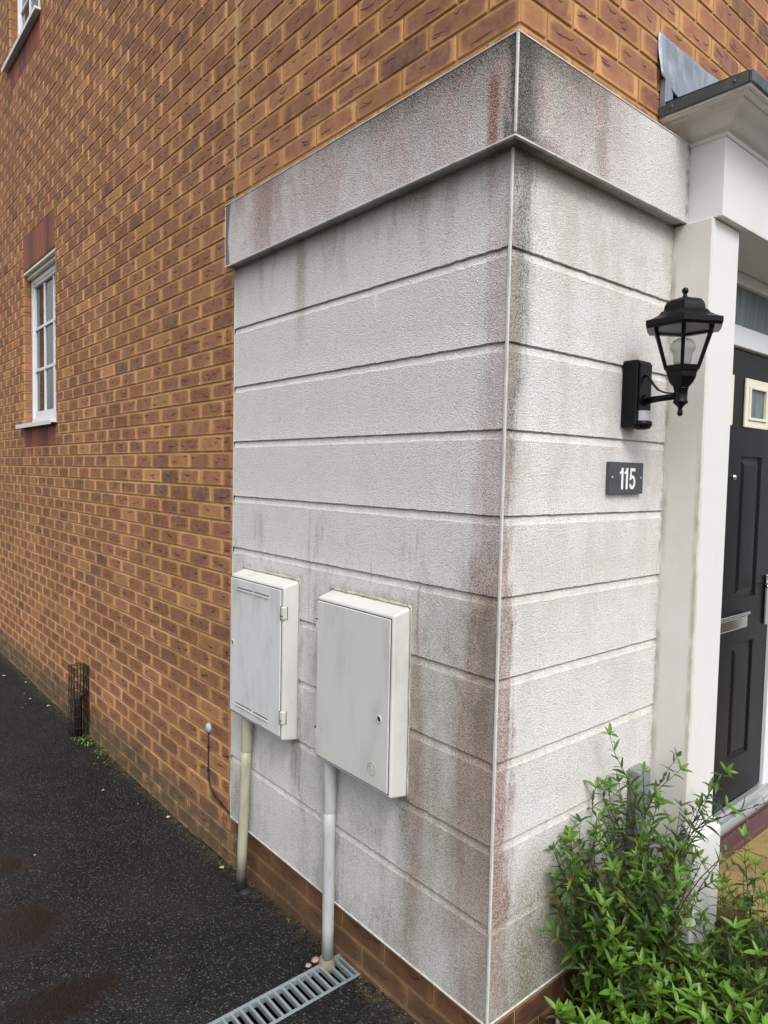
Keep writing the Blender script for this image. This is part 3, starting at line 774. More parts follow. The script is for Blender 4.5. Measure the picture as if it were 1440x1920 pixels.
up = MB(); up.box(.712, .76, -.012, .0088, 2.352, 2.474); up.build('lead_upstand', M_LEAD, door_sur, bevel=.003)

# door frame
FY = .058; DYF = .075
DXL, DXR, DZB, DZT = 1.103, 1.958, -.165, 1.748
fr = MB()
fr.box(PX1-.05, DXL, FY+.001, .13, PV-.05, 2.0420); fr.box(DXR, 2.08, FY+.001, .13, PV-.05, 2.0420)
fr.box(DXL, DXR, FY+.001, .13, 1.995, 2.0420); fr.box(DXL, DXR, FY-.004, .13, DZT+.002, 1.832)
frame = fr.build('door_frame', M_UPVC, house, bevel=.004)
tg = MB(); tg.box(DXL, DXR, FY+.022, FY+.03, 1.833, 1.994); o = tg.build('fanlight', M_OBSC, frame)
bk = MB(); bk.box(DXL-.05, DXR+.05, .131, .14, PV-.05, 2.04); bk.build('backing', M_GAP, frame)
# soffit behind fascia
sf = MB(); sf.box(PX1-.02, 2.09, FYF+.018, FY+.05, 2.0432, 2.0438); sf.build('soffit', M_WHITE, door_sur)
# door slab with recessed panels
def slab():
    m = MB(); xs = sorted({DXL+.004, DXR-.004}); 
    panels = []
    for (x0, x1) in ((1.262, 1.478), (1.592, 1.808)):
        panels += [(x0, x1, .012, .525), (x0, x1, .712, 1.322)]
    X = sorted({DXL+.004, DXR-.004, 1.262, 1.478, 1.592, 1.808}); Z = sorted({DZB, DZT-.004, .012, .525, .712, 1.322})
    for i in range(len(X)-1):
        for j in range(len(Z)-1):
            xc, zc = (X[i]+X[i+1])/2, (Z[j]+Z[j+1])/2
            if any(p[0] < xc < p[1] and p[2] < zc < p[3] for p in panels): continue
            m.add([(X[i], DYF, Z[j]), (X[i+1], DYF, Z[j]), (X[i+1], DYF, Z[j+1]), (X[i], DYF, Z[j+1])], [(0, 1, 2, 3)])
    for (a, b_, c, d) in panels:
        rings = [(0, 0), (.004, .0), (.010, .0085), (.020, .0095), (.040, .0020), (.044, .0015)]
        base = len(m.v); V = []
        for ins, dep in rings: V += [(a+ins, DYF+dep, c+ins), (b_-ins, DYF+dep, c+ins), (b_-ins, DYF+dep, d-ins), (a+ins, DYF+dep, d-ins)]
        Fc = [(r_*4+k, r_*4+(k+1) % 4, r_*4+4+(k+1) % 4, r_*4+4+k) for r_ in range(len(rings)-1) for k in range(4)]; n = (len(rings)-1)*4
        Fc.append((n, n+1, n+2, n+3)); m.add(V, Fc)
    return m
door = slab().build('door', M_DOOR, house); door['label'] = 'black panelled front door with two small cream framed panes'
for (x0, x1) in ((1.240, 1.478), (1.592, 1.830)):
    z0, z1 = 1.437, 1.638
    t_ = MB()
    for (i0, i1, yf) in ((0, .030, DYF-.010), (.0302, .042, DYF-.016)):
        a, b_, c, d = x0+i0, x1-i0, z0+i0, z1-i0; q = i1-i0
        t_.box(a, a+q, yf, DYF-.0005, c, d); t_.box(b_-q, b_, yf, DYF-.0005, c, d); t_.box(a+q, b_-q, yf, DYF-.0005, c, c+q); t_.box(a+q, b_-q, yf, DYF-.0005, d-q, d)
    tf = t_.build('light_frame', M_CREAM, door, bevel=.003)
    g = MB(); g.box(x0+.0425, x1-.0425, DYF-.003, DYF-.0008, z0+.0425, z1-.0425); g.build('pane', M_OBSC, door)
lp = MB(); lp.box(1.352, 1.716, DYF-.010, DYF-.001, .588, .655); lpo = lp.build('letter_plate', M_CHROME, door, bevel=.006, seg=3)
lf = MB(); lf.box(1.366, 1.702, DYF-.0150, DYF-.0105, .594, .640); lf.build('letter_flap', M_CHROME, lpo, bevel=.003)
lh = MB(); lh.box(1.352, 1.716, DYF-.022, DYF-.0105, .645, .658); lh.build('letter_lip', M_CHROME, lpo, bevel=.005, seg=3)
vw = MB(); vw.lathe([(.0125, 0), (.0125, .003), (.010, .007), (.005, .0105), (.0003, .0115)], (0, 0, 0), 20)
vw.v = [(1.534+x, DYF-z-.0005, 1.229+y) for x, y, z in vw.v]; vw.build('viewer', M_CHROME, door, smooth=True)
hp = MB(); hp.box(1.895, 1.930, DYF-.012, DYF-.0008, .575, .800); hpo = hp.build('handle_plate', M_CHROME, door, bevel=.004, seg=3)
hl = MB(); hl.tube([(1.912, DYF-.012, .760), (1.912, DYF-.045, .760), (1.905, DYF-.052, .760), (1.79, DYF-.052, .762)], [.009, .009, .0095, .008], 12); hl.build('handle', M_CHROME, hpo, smooth=True)
# threshold and step
th = MB(); th.box(DXL-.05, DXR+.03, .018, .074, -.206, -.186); th.box(DXL-.05, DXR+.03, .048, .074, -.1858, -.170); th.box(DXL-.05, DXR+.03, .004, .0178, -.213, -.196)
th.build('threshold', M_ALU, frame, bevel=.002)
stp = MB(); stp.box(1.02, 2.12, -.062, .0035, PV-.06, -.222); stp.box(1.02, 2.12, .0037, .07, PV-.06, -.2145); stp.build('door_step', M_TILE, house, bevel=.006)

# plain masonry behind so light does not leak through the openings
core = MB(); core.box(.30, 3.4, .35, 9.3, -.66, ZTOP-.02); core.build('inner_wall', M_GAP, house)

# ------------------------------------------------------------------ meter boxes
def meter(name, y0, y1, z0, z1, hinge_right, label, vents):
    D = .062
    rt = empty(name, (0, (y0+y1)/2, z0), label, 'meter box', 'meter boxes on the panel')
    m = MB(); bo = .004
    V = [(.003, y0-bo, z0-.010), (.003, y1+bo, z0-.010), (.003, y1+bo, z1+.019), (.003, y0-bo, z1+.019), (-D, y0, z0), (-D, y1, z0), (-D, y1, z1), (-D, y0, z1)]
    m.add(V, [(0, 1, 2, 3), (4, 7, 6, 5), (0, 4, 5, 1), (3, 2, 6, 7), (0, 3, 7, 4), (1, 5, 6, 2)])
    body = m.build('body', M_METER, rt, bevel=.007, seg=3)
    ins = .011
    da, db, dc, dd = (y0+ins, y1-.004, z0+.012, z1-.012) if not hinge_right else (y0+.016, y1-ins+.007, z0+.012, z1-.012)
    g = MB(); g.box(-D-.0006, -D+.002, da-.003, db+.003, dc-.003, dd+.003); g.build('door_gap', M_GAP, rt)
    d = MB(); 
    d.box(-D-.0045, -D+.001, da, db, dc, dd)
    do = d.build('door', M_METERW if vents else M_METER, rt, bevel=.0025)
    if vents:
        for zz in (dd-.035, dc+.040):
            for (a, b_) in ((.052, .175), (.190, .30)):
                yy1 = db-a; yy0 = db-b_
                v = MB(); v.box(-D-.0051, -D-.0046, yy0, yy1, zz-.0035, zz+.0035); v.build('vent_slot', M_SLOT, do)
                v = MB(); v.box(-D-.0085, -D-.0046, yy0-.001, yy1+.001, zz-.0085, zz-.0038); v.build('vent_lip', M_METERW, do, bevel=.001)
    # hinges
    for zz in (z1-.095, z0+.085):
        hy = y0 if hinge_right else y1
        h = MB()
        if hinge_right:
            h.box(-D-.006, -D+.012, hy-.0042, hy+.014, zz-.022, zz+.022); ho = h.build('hinge', M_METER, rt, bevel=.002)
            q = MB(); q.box(-D-.0068, -D-.0058, hy-.001, hy+.010, zz-.012, zz-.008); q.box(-D-.0066, -D-.0020, hy+.0142, hy+.0155, zz-.024, zz+.024); q.box(-D+.0122, -D+.0136, hy-.0046, hy+.002, zz-.024, zz+.024); q.build('hinge_gap', M_GAP, ho)
        else:
            h.box(-D-.004, -D+.012, hy-.010, hy+.0062, zz-.018, zz+.018); ho = h.build('hinge', M_METER, rt, bevel=.003)
            q = MB(); q.box(-D-.0048, -D+.0125, hy-.006, hy+.0066, zz+.0182, zz+.021); q.build('hinge_gap', M_GAP, ho)
    # lock
    ly = db-.020 if hinge_right else da+.042
    lz = (z0+z1)/2+.01 if hinge_right else z0+.231
    lk = MB(); lk.lathe([(.0115, 0), (.0115, .0018), (.0085, .0022), (.0080, .0006)], (0, 0, 0), 20)
    lk.v = [(-D-.0046-z, ly+x, lz+y) for x, y, z in lk.v]; l_ = lk.build('lock', M_METER, rt)
    lk = MB(); lk.lathe([(.0078, 0), (.0078, .0009)], (0, 0, 0), 16); lk.v = [(-D-.0046-z, ly+x, lz+y) for x, y, z in lk.v]; lk.build('lock_hole', M_GAP, l_)
    lk = MB(); lk.lathe([(.0042, 0), (.0042, .0026)], (0, 0, 0), 12); lk.v = [(-D-.0046-z, ly+x, lz+y) for x, y, z in lk.v]; lk.build('lock_pin', M_STEEL, l_)
    if not vents:
        # moulded roundel with an angular mark
        ey, ez, er = da+.072, dc+.055, .019
        em = MB(); n = 28
        for (r0, r1) in ((er-.0016, er+.0006),):
            V = []
            for k in range(n):
                a = 2*math.pi*k/n
                for rr, xx in ((r0, -D-.0046), (r0, -D-.0058), (r1, -D-.0058), (r1, -D-.0046)): V.append((xx, ey+rr*math.cos(a), ez+rr*math.sin(a)))
            em.add(V, [(k*4+j, k*4+j+1, ((k+1) % n)*4+j+1, ((k+1) % n)*4+j) for k in range(n) for j in range(3)])
        for (p, q) in (((.008, -.009), (.008, .008)), ((.008, .008), (-.004, -.010)), ((-.004, -.010), (-.006, .007)), ((.013, .003), (.003, .012))):
            em.tube([(-D-.005, ey+p[0], ez+p[1]), (-D-.005, ey+q[0], ez+q[1])], .0011, 5)
        em.build('emblem', M_SEAL, do)
    # sealant skirt at the wall
    s_ = MB(); a, b_, c, dd2 = y0-bo-.004, y1+bo+.004, z0-.012, z1+.022
    rr = random.Random(5 if vents else 9)
    def rope(p, q, r0):
        n = 26; pts = []; rad = []
        for k in range(n+1):
            t2 = k/n; pts.append((.001-rr.uniform(0, .002), p[0]+(q[0]-p[0])*t2+rr.uniform(-.0015, .0015), p[1]+(q[1]-p[1])*t2+rr.uniform(-.0015, .0015))); rad.append(r0*rr.uniform(.6, 1.25))
        s_.tube(pts, rad, 7)
    rope((a, dd2), (b_, dd2), .0052); rope((a, c), (a, dd2), .0032); rope((b_, c), (b_, dd2), .003)
    s_.build('sealant', M_SEAL, rt, smooth=True)
    return rt
meter('meter_box', .951, 1.352, .231, .797, True, 'left meter box with vent slots, hinged on its right, above the cream pipe', True)
meter('meter_box', .346, .737, .243, .796, False, 'right meter box with a plain door and a round emblem, above the grey pipe', False)

# ---- pipes
def pipe(yt, yb, zt, zj, zbm, r, mat, name, label):
    x = -.032
    rt = empty(name, (x, yb, zbm), label, 'pipe', 'pipes below the meter boxes')
    ya = lambda z: yb+(yt-yb)*(z-zbm)/(zt-zbm)
    m = MB(); m.tube([(x, ya(z), z) for z in lin(zbm, zj+.02, 6)], r, 24); m.build('lower_pipe', mat, rt, smooth=True)
    m = MB(); m.tube([(x, ya(z), z) for z in (zj, zj+.004, zt)], [r+.0018, r+.0024, r+.0024], 24); sharp_smooth(m.build('upper_sleeve', mat, rt, smooth=True))
    return rt
g1 = gz(1.3)
p1_ = pipe(1.262, 1.302, .236, .085, g1+.055, .0205, M_CREAMPIPE, 'cream_conduit', 'cream pipe stained green at its foot, under the left meter box')
m = MB(); m.lathe([(.0235, -.02), (.0235, .048), (.0205, .057)], (-.032, 1.302, g1), 20); m.build('black_socket', M_RUBBER, p1_, smooth=True)
m = MB(); pebble_ = [(.034, 0), (.030, .010), (.016, .016), (.0005, .017)]; m.lathe(pebble_, (-.022, 1.282, g1-.003), 12)
m.v = [(a+.006*mnoise.noise(Vector((a*70, b_*70, cc*70))), b_+.006*mnoise.noise(Vector((a*70+9, b_*70, cc*70))), cc) for a, b_, cc in m.v]; m.build('tar_patch', M_RUBBER, p1_, smooth=True)
p2_ = pipe(.694, .690, .245, .062, gz(.68)+.030, .0205, M_GREYPIPE, 'grey_conduit', 'pale grey pipe standing on the end of the drain, under the right meter box')
m = MB(); m.lathe([(.030, -.02), (.029, .0), (.026, .018), (.020, .031)], (-.030, .697, gz(.68)), 14); m.v = [(a+.004*mnoise.noise(Vector((a*60, b_*60, cc*60))), b_+.004*mnoise.noise(Vector((a*60+9, b_*60, cc*60))), cc) for a, b_, cc in m.v]; m.build('mortar_collar', M_GREYC, p2_, smooth=True)
# ---- carriage lantern
LX, LY = .585, -.168
lan = empty('wall_lantern', (.585, 0, 1.38), 'black six sided wall lantern with a clear bulb case beside the door', 'lantern')
m = MB(); m.box(.543, .627, -.052, .001, 1.372, 1.575); m.build('back_plate', M_BLACK, lan, bevel=.008, seg=3)
m = MB(); m.box(.550, .620, -.0565, -.0525, 1.425, 1.566); m.build('front_cover', M_BLACK, lan, bevel=.003)
m = MB(); m.lathe([(.028, 0), (.028, .030)], (.585, -.044, 1.392), 20); sen = m.build('sensor', M_GREYPIPE, lan, smooth=False)
m = MB(); m.lathe([(.010, -.020), (.024, -.017), (.031, -.006), (.031, .004), (.028, .006)], (.585, -.048, 1.385), 20); m.build('sensor_cup', M_BLACK, sen, smooth=True)
m = MB(); m.box(.5765, .5935, -.062, -.0535, 1.438, 1.470); m.tube([(.585, -.056, 1.452), (.585, -.10, 1.456), (.585, LY, 1.460)], [.0105, .0095, .0085], 12)
m.build('arm', M_BLACK, lan, smooth=True)
pts = [(.585, -.056, 1.530), (.585, -.066, 1.524), (.585, -.080, 1.502), (.585, -.098, 1.482), (.585, -.118, 1.473), (.585, -.140, 1.469), (.585, LY+.014, 1.468)]
m = MB()
for (p, q) in zip(pts, pts[1:]):
    p, q = Vector(p), Vector(q); t_ = (q-p).normalized(); nn = Vector((1, 0, 0)).cross(t_)*.0022; e_ = Vector((.0055, 0, 0))
    m.add([p-e_-nn, p+e_-nn, p+e_+nn, p-e_+nn, q-e_-nn, q+e_-nn, q+e_+nn, q-e_+nn], [(0, 1, 2, 3), (7, 6, 5, 4), (0, 4, 5, 1), (1, 5, 6, 2), (2, 6, 7, 3), (3, 7, 4, 0)])
m.build('scroll_brace', M_BLACK, lan)
HR = math.atan2(-1.004, -1.976)     # one corner faces outwards between wall and path
c = (LX, LY, 0)
m = MB(); m.lathe([(.0005, 1.400), (.0055, 1.402), (.0085, 1.409), (.0065, 1.417), (.0055, 1.424), (.012, 1.432), (.0205, 1.4395), (.0205, 1.444), (.0185, 1.447), (.0185, 1.476), (.021, 1.479), (.021, 1.484)], c, 24, 0); m.build('boss', M_BLACK, lan, smooth=True)
m = MB(); m.lathe([(.022, 1.484), (.028, 1.489), (.0375, 1.500), (.042, 1.510), (.045, 1.513), (.046, 1.527), (.0505, 1.531), (.053, 1.545), (.050, 1.546)], c, 6, HR); sharp_smooth(m.build('gallery', M_BLACK, lan), 25)
m = MB(); GB, GT = 1.540, 1.657; rb_, rt_ = .0500, .0885
for k in range(6):
    a = HR+k*math.pi/3; p = Vector((LX+rb_*math.cos(a), LY+rb_*math.sin(a), GB)); q = Vector((LX+rt_*math.cos(a), LY+rt_*math.sin(a), GT))
    m.tube([p, q], [.0048, .0058], 6)
m.build('glazing_ribs', M_BLACK, lan)
m = MB()
for k in range(6):
    a0 = HR+k*math.pi/3; a1 = a0+math.pi/3
    m.add([(LX+(rb_-.002)*math.cos(a0), LY+(rb_-.002)*math.sin(a0), GB), (LX+(rb_-.002)*math.cos(a1), LY+(rb_-.002)*math.sin(a1), GB), (LX+(rt_-.002)*math.cos(a1), LY+(rt_-.002)*math.sin(a1), GT), (LX+(rt_-.002)*math.cos(a0), LY+(rt_-.002)*math.sin(a0), GT)], [(0, 1, 2, 3)])
m.build('glass', M_GLASS, lan)
m = MB(); m.lathe([(.085, 1.655), (.112, 1.654), (.117, 1.658), (.117, 1.6715), (.106, 1.675), (.092, 1.681), (.078, 1.689), (.070, 1.699), (.066, 1.7005), (.0635, 1.7015), (.0625, 1.711), (.058, 1.722), (.050, 1.731), (.040, 1.7355), (.020, 1.737)], c, 6, HR)
m.lathe([(.1125, 1.6535), (.1115, 1.6500), (.092, 1.6500), (.088, 1.6560)], c, 6, HR, False)
sharp_smooth(m.build('cap', M_BLACK, lan), 40)
m = MB(); m.lathe([(.024, 1.7365), (.022, 1.740), (.011, 1.742), (.0065, 1.747), (.005, 1.752), (.007, 1.756), (.0095, 1.761), (.0085, 1.767), (.0045, 1.771), (.0005, 1.772)], c, 20); m.build('finial', M_BLACK, lan, smooth=True)
m = MB(); m.lathe([(.0005, 1.628), (.014, 1.626), (.026, 1.619), (.0340, 1.607), (.0350, 1.596), (.0315, 1.588), (.0265, 1.583), (.0245, 1.560), (.019, 1.545)], c, 24); m.build('bulb', M_FROST, lan, smooth=True)

# ---- number plaque 115
pq = empty('number_plaque', (.57, 0, 1.215), 'dark slate house number plaque reading 115 under the lantern', 'house number')
m = MB(); m.box(.4745, .6680, -.0135, -.0015, 1.1675, 1.2650); m.build('slate', M_SLATE, pq, bevel=.0012)
# digits as outlines: condensed sans
def prism(m, poly, y0, y1):
    n = len(poly); m.add([(a, y0, b_) for a, b_ in poly]+[(a, y1, b_) for a, b_ in poly], [tuple(range(n))]+[(k+n, (k+1) % n+n, (k+1) % n, k) for k in range(n)])
def stroke(pts, wd):
    """closed outline of a polyline of even width"""
    P_ = [Vector(p) for p in pts]; l, r_ = [], []
    for i, p in enumerate(P_):
        t_ = (P_[min(i+1, len(P_)-1)]-P_[max(i-1, 0)]).normalized(); n_ = Vector((-t_.y, t_.x))*wd/2; l.append(p+n_); r_.append(p-n_)
    return l, r_
def strokemesh(m, pts, wd, y0, y1):
    l, r_ = stroke(pts, wd)
    for i in range(len(l)-1): prism(m, [tuple(r_[i]), tuple(r_[i+1]), tuple(l[i+1]), tuple(l[i])], y0, y1)
m = MB(); H_, SW = .066, .0105; zb_ = 1.1815
for x_ in (.545, .5715):
    prism(m, [(x_-SW/2, zb_), (x_+SW/2, zb_), (x_+SW/2, zb_+H_), (x_-SW/2+.002, zb_+H_), (x_-SW/2, zb_+H_-.004)], -.0143, -.0137)
    prism(m, [(x_-.0155, zb_+H_-.0185), (x_-SW/2-.0001, zb_+H_-.0175), (x_-SW/2-.0001, zb_+H_-.005), (x_-.009, zb_+H_-.0115), (x_-.0155, zb_+H_-.0125)], -.0143, -.0137)
x5 = .5865
prism(m, [(x5+.004, zb_+H_-.0098), (x5+.0325, zb_+H_-.0098), (x5+.0325, zb_+H_), (x5+.004, zb_+H_)], -.0143, -.0137)
prism(m, [(x5+.0005, zb_+.0285), (x5+.0100, zb_+.0300), (x5+.0118, zb_+H_-.00985), (x5+.0040, zb_+H_-.00985)], -.01432, -.01368)
arc = [(x5+.0052, zb_+.0325), (x5+.0090, zb_+.0372), (x5+.0150, zb_+.0393), (x5+.0215, zb_+.0382), (x5+.0265, zb_+.0335), (x5+.0290, zb_+.0265), (x5+.0290, zb_+.0180), (x5+.0262, zb_+.0105), (x5+.0215, zb_+.0060), (x5+.0155, zb_+.0046), (x5+.0100, zb_+.0062), (x5+.0062, zb_+.0105), (x5+.0048, zb_+.0165)]
strokemesh(m, arc, .0096, -.01435, -.01365)
m.build('digits', M_PAINTW, pq)
for xx in (.4905, .6530):
    m = MB(); m.lathe([(.0052, 0), (.0050, .0012), (.003, .0026), (.0003, .003)], (0, 0, 0), 14); m.v = [(xx+a, -.0136-cc, 1.2165+b_) for a, b_, cc in m.v]; m.build('screw', M_STEEL, pq, smooth=True)

# ---- grey duct against the front panel
m = MB(); m.box(.668, .742, -.045, -.001, -.50, .268)
o = m.build('cable_duct', M_GREYBOX, None, bevel=.010, seg=3, origin=(.705, -.02, -.45)); tag(o, 'upright grey plastic cable duct on the panel behind the tall shrub', 'duct')

# ---- round cap and cable on the brick
cc_ = empty('cable_entry', (WX, 1.718, .03), 'small round grey cap on the brickwork with a thin black cable hanging from it', 'cable cap')
m = MB(); m.lathe([(.022, 0), (.022, .006), (.019, .012), (.010, .016), (.0005, .017)], (0, 0, 0), 24); m.v = [(WX-cc, 1.715+a, .034+b_) for a, b_, cc in m.v]; m.build('cap', M_GREYPIPE, cc_, smooth=True)
m = MB(); path = [(WX-.006, 1.715, .015), (WX-.007, 1.711, -.05), (WX-.006, 1.714, -.13), (WX-.006, 1.708, -.20), (WX-.006, 1.690, -.235), (WX-.006, 1.655, -.256), (WX-.006, 1.60, -.268), (WX-.006, 1.53, -.283), (WX-.006, 1.462, -.292)]
m.tube(path, .0032, 8); m.build('cable', M_RUBBER, cc_, smooth=True)
for (y, z) in ((1.712, -.055), (1.713, -.165), (1.64, -.2605), (1.585, -.272)):
    m = MB(); m.box(WX-.0115, WX+.001, y-.005, y+.005, z-.004, z+.004); m.build('clip', M_RUBBER, cc_, bevel=.001)

# ---- wire guard at the foot of the wall
wg = empty('wire_guard', (-.03, 3.5, -.54), 'rusty black wire mesh guard around a short brown pipe at the wall foot', 'wire guard')
gx0, gx1, gy0, gy1, gz0, gz1 = -.072, .020, 3.44, 3.55, -.545, -.075
m = MB(); rr = random.Random(2)
def wob_(p, s_=.002): return (p[0]+rr.uniform(-s_, s_), p[1]+rr.uniform(-s_, s_), p[2]+rr.uniform(-s_, s_))
for i in range(6):
    t_ = i/5; x = gx0+(gx1-gx0)*t_; y = gy0+(gy1-gy0)*t_
    for (px_, py_) in ((x, gy0), (x, gy1), (gx0, y), (gx1, y)):
        m.tube([wob_((px_, py_, gz0+(gz1-gz0)*k/6)) for k in range(7)], .0020, 5)
for k in (0, 1, 2, 3, 4, 5, 6, 6.15):
    z = gz0+(gz1-gz0)*k/6.15; ring = [(gx0, gy0, z), (gx1, gy0, z), (gx1, gy1, z), (gx0, gy1, z), (gx0, gy0, z)]
    m.tube([wob_(p) for p in ring], .0024, 5)
m.build('mesh', M_RUST, wg)
m = MB(); m.tube([(-.030, 3.49, -.56), (-.030, 3.49, -.30), (-.02, 3.49, -.27), (.02, 3.49, -.255)], .022, 14); m.build('short_pipe', M_BROWNPIPE, wg, smooth=True)

# ---- drain channel
dr = empty('drain_channel', (-.5, .641, -.50), 'narrow galvanised drain grating set in the tarmac under the grey pipe', 'drain')
zt = gz(.64)+.004
m = MB()
for y0, y1 in ((DY0-.003, DY0+.009), (DY1-.009, DY1+.003)): m.box(DX0, DX1-.003, y0, y1, zt-.022, zt)
m.box(DX1-.012, DX1-.003, DY0+.0095, DY1-.0095, zt-.020, zt-.0012)
x = DX1-.033
while x > DX0:
    m.box(x, x+.0085, DY0+.0092, DY1-.0092, zt-.020, zt-.0012+.0); x -= .0305
m.build('grating', M_GALV, dr, bevel=.0012)
m = MB(); m.add([(DX0, DY0, zt-.01), (DX1, DY0, zt-.01), (DX1, DY0, zt-.09), (DX0, DY0, zt-.09), (DX0, DY1, zt-.01), (DX1, DY1, zt-.01), (DX1, DY1, zt-.09), (DX0, DY1, zt-.09)], [(0, 1, 2, 3), (4, 7, 6, 5), (3, 2, 6, 7), (1, 5, 6, 2)])
m.build('trough', M_BLACK, dr)

# ------------------------------------------------------------------ leaves, plants
def leafgeo(m, cols, base, d, nrm, L, Wd, bend, col, seg=5, fold=.22, pet=.06):
    """lanceolate leaf; d direction, nrm upper side"""
    d = d.normalized(); nrm = (nrm-d*nrm.dot(d)).normalized(); s_ = d.cross(nrm)
    b = len(m.v); V = []; p = base.copy(); dd = d.copy()
    for i in range(seg+1):
        t_ = i/seg; wq = Wd*.62*(math.sin(math.pi*min(1, t_**.80*.97+.02)))**.8*(1-.25*t_)
        if i == 0: wq = .0008
        if i == seg: wq = .0003
        V += [p-s_*wq+nrm*wq*fold*2, p, p+s_*wq+nrm*wq*fold*2]
        dd = (dd-nrm*bend/seg).normalized(); nrm = (nrm-dd*nrm.dot(dd)).normalized()
        p = p+dd*(L/seg)
    m.v += [tuple(v) for v in V]; cols += [col]*len(V)
    for i in range(seg):
        a = b+i*3; m.f += [(a, a+1, a+4, a+3), (a+1, a+2, a+5, a+4)]
def leaf_mat():
    t = NT('leaf'); a = t.n('Attribute', out='Color', props={'attribute_name': 'lc'})
    geo = t.n('NewGeometry', out='Backfacing')
    c = t.mix(t.noise(90, 3), t.mix(.30, a, (.0, .02, .0)), a); c = t.mix(t.step(t.noise(60, 4, .7), .62, .74, 0., .5), c, (.13, .10, .03))
    c = t.mix(t.math('MULTIPLY', geo, .45), c, (.16, .24, .10))
    pb_ = t.b; t.fin(Base_Color=c, Roughness=.38, Specular_IOR_Level=.45, Normal=t.bump(t.noise(260, 2), .0006))
    tl = t.n('BsdfTranslucent', Color=t.mix(.35, c, (.25, .42, .04)))
    mx = t.n('MixShader', i0=.28, i1=pb_.outputs[0], i2=tl); t.t.links.new(mx, t.out.inputs[0]); return t.m
M_LEAF = leaf_mat()
M_STEM = plain('stem', (.075, .035, .022), .7, var=.4, sc=60)
M_DEAD = plain('dead_twig', (.13, .085, .05), .9, var=.4, sc=60)
def shoot(rg, ms, ml, cols, p0, dirn, length, rad, leaf=.048, bright=.5, density=1., bare=.25, branch=0.):
    n = max(5, int(length/.02)); p = Vector(p0); d = Vector(dirn).normalized(); pts = [p.copy()]
    for i in range(n):
        d = (d+Vector((rg.uniform(-.1, .1), rg.uniform(-.1, .1), rg.uniform(-.05, .07)))).normalized()
        p = p+d*(length/n)
        if p.y > -.012 and p.x < .82: p.y = -.012; d.y = -abs(d.y)*.3
        if p.y > -.165 and .79 < p.x < 1.03: p.y = -.165
        pts.append(p.copy())
    ms.tube(pts, [rad*(1-.65*i/n) for i in range(n+1)], 5)
    ang = rg.uniform(0, 6.28)
    nodes = int(length*(1-bare)/.017*density)
    for k in range(nodes):
        t_ = bare+(1-bare)*(k+rg.random()*.4)/max(1, nodes); i = min(n-1, int(t_*n)); q = pts[i].lerp(pts[i+1], t_*n-i)
        dr_ = (pts[i+1]-pts[i]).normalized(); ang += 1.57+rg.uniform(-.35, .35)
        for s_ in (0, 1):
            if rg.random() < .16: continue
            a = ang+s_*math.pi; o1 = dr_.orthogonal().normalized(); o2 = dr_.cross(o1); rad_ = o1*math.cos(a)+o2*math.sin(a)
            el_ = rg.uniform(.35, .95); dd = rad_*math.cos(el_)+dr_*math.sin(el_)
            young = max(0, (t_-.55)/.45)
            L = leaf*(1-.45*young)*rg.uniform(.7, 1.2); br = min(1, max(0, bright*(.25+1.0*young)+rg.uniform(-.25, .25)))
            wm = rg.random()*.06*br; col = (.024+.115*br+wm, .062+.225*br+wm*.6, .012+.020*br, 1)
            if rg.random() < .03: col = (.20, .20, .03, 1)
            leafgeo(ml, cols, q, dd, dr_*.8+Vector((0, 0, .8)), L, L*rg.uniform(.17, .25), rg.uniform(.1, .9), col)
            if branch and rg.random() < branch and t_ < .85:
                shoot(rg, ms, ml, cols, q, dd*.7+Vector((0, 0, .7)), length*rg.uniform(.25, .45), rad*.55, leaf*.9, bright, density, .12, 0)
    tip = pts[-1]; dr_ = (pts[-1]-pts[-2]).normalized()
    for k in range(rg.choice((4, 5, 6))):
        a = k*2.4+ang; o1 = dr_.orthogonal().normalized(); o2 = dr_.cross(o1); rad_ = o1*math.cos(a)+o2*math.sin(a); el_ = .55+.12*k
        br = min(1, bright*1.1+.25+rg.uniform(-.1, .1)); L = leaf*(.80-.08*k)*rg.uniform(.75, 1.2)
        leafgeo(ml, cols, tip, rad_*math.cos(el_)+dr_*math.sin(el_), dr_, L, L*.27, rg.uniform(0, .5), (.030+.125*br, .070+.235*br, .012+.022*br, 1))
def shrub(name, label, org, shoots, seed, **kw):
    rt = empty(name, org, label, 'shrub', 'leafy shrubs in the bed'); rg = random.Random(seed)
    ms, ml, cols = MB(), MB(), []
    for (p0, dirn, ln, opt) in shoots(rg):
        k = dict(kw); k.update(opt); shoot(rg, ms, ml, cols, p0, dirn, ln, k.pop('rad', .0026), **k)
    ms.build('stems', M_STEM, rt, smooth=True)
    o = ml.build('foliage', M_LEAF, rt, smooth=True)
    at = o.data.attributes.new('lc', 'FLOAT_COLOR', 'POINT'); at.data.foreach_set('color', np.array(cols, dtype=np.float32).ravel())
    return rt
def aim(p0, tip): 
    v = Vector(tip)-Vector(p0); return tuple(v.normalized()), v.length
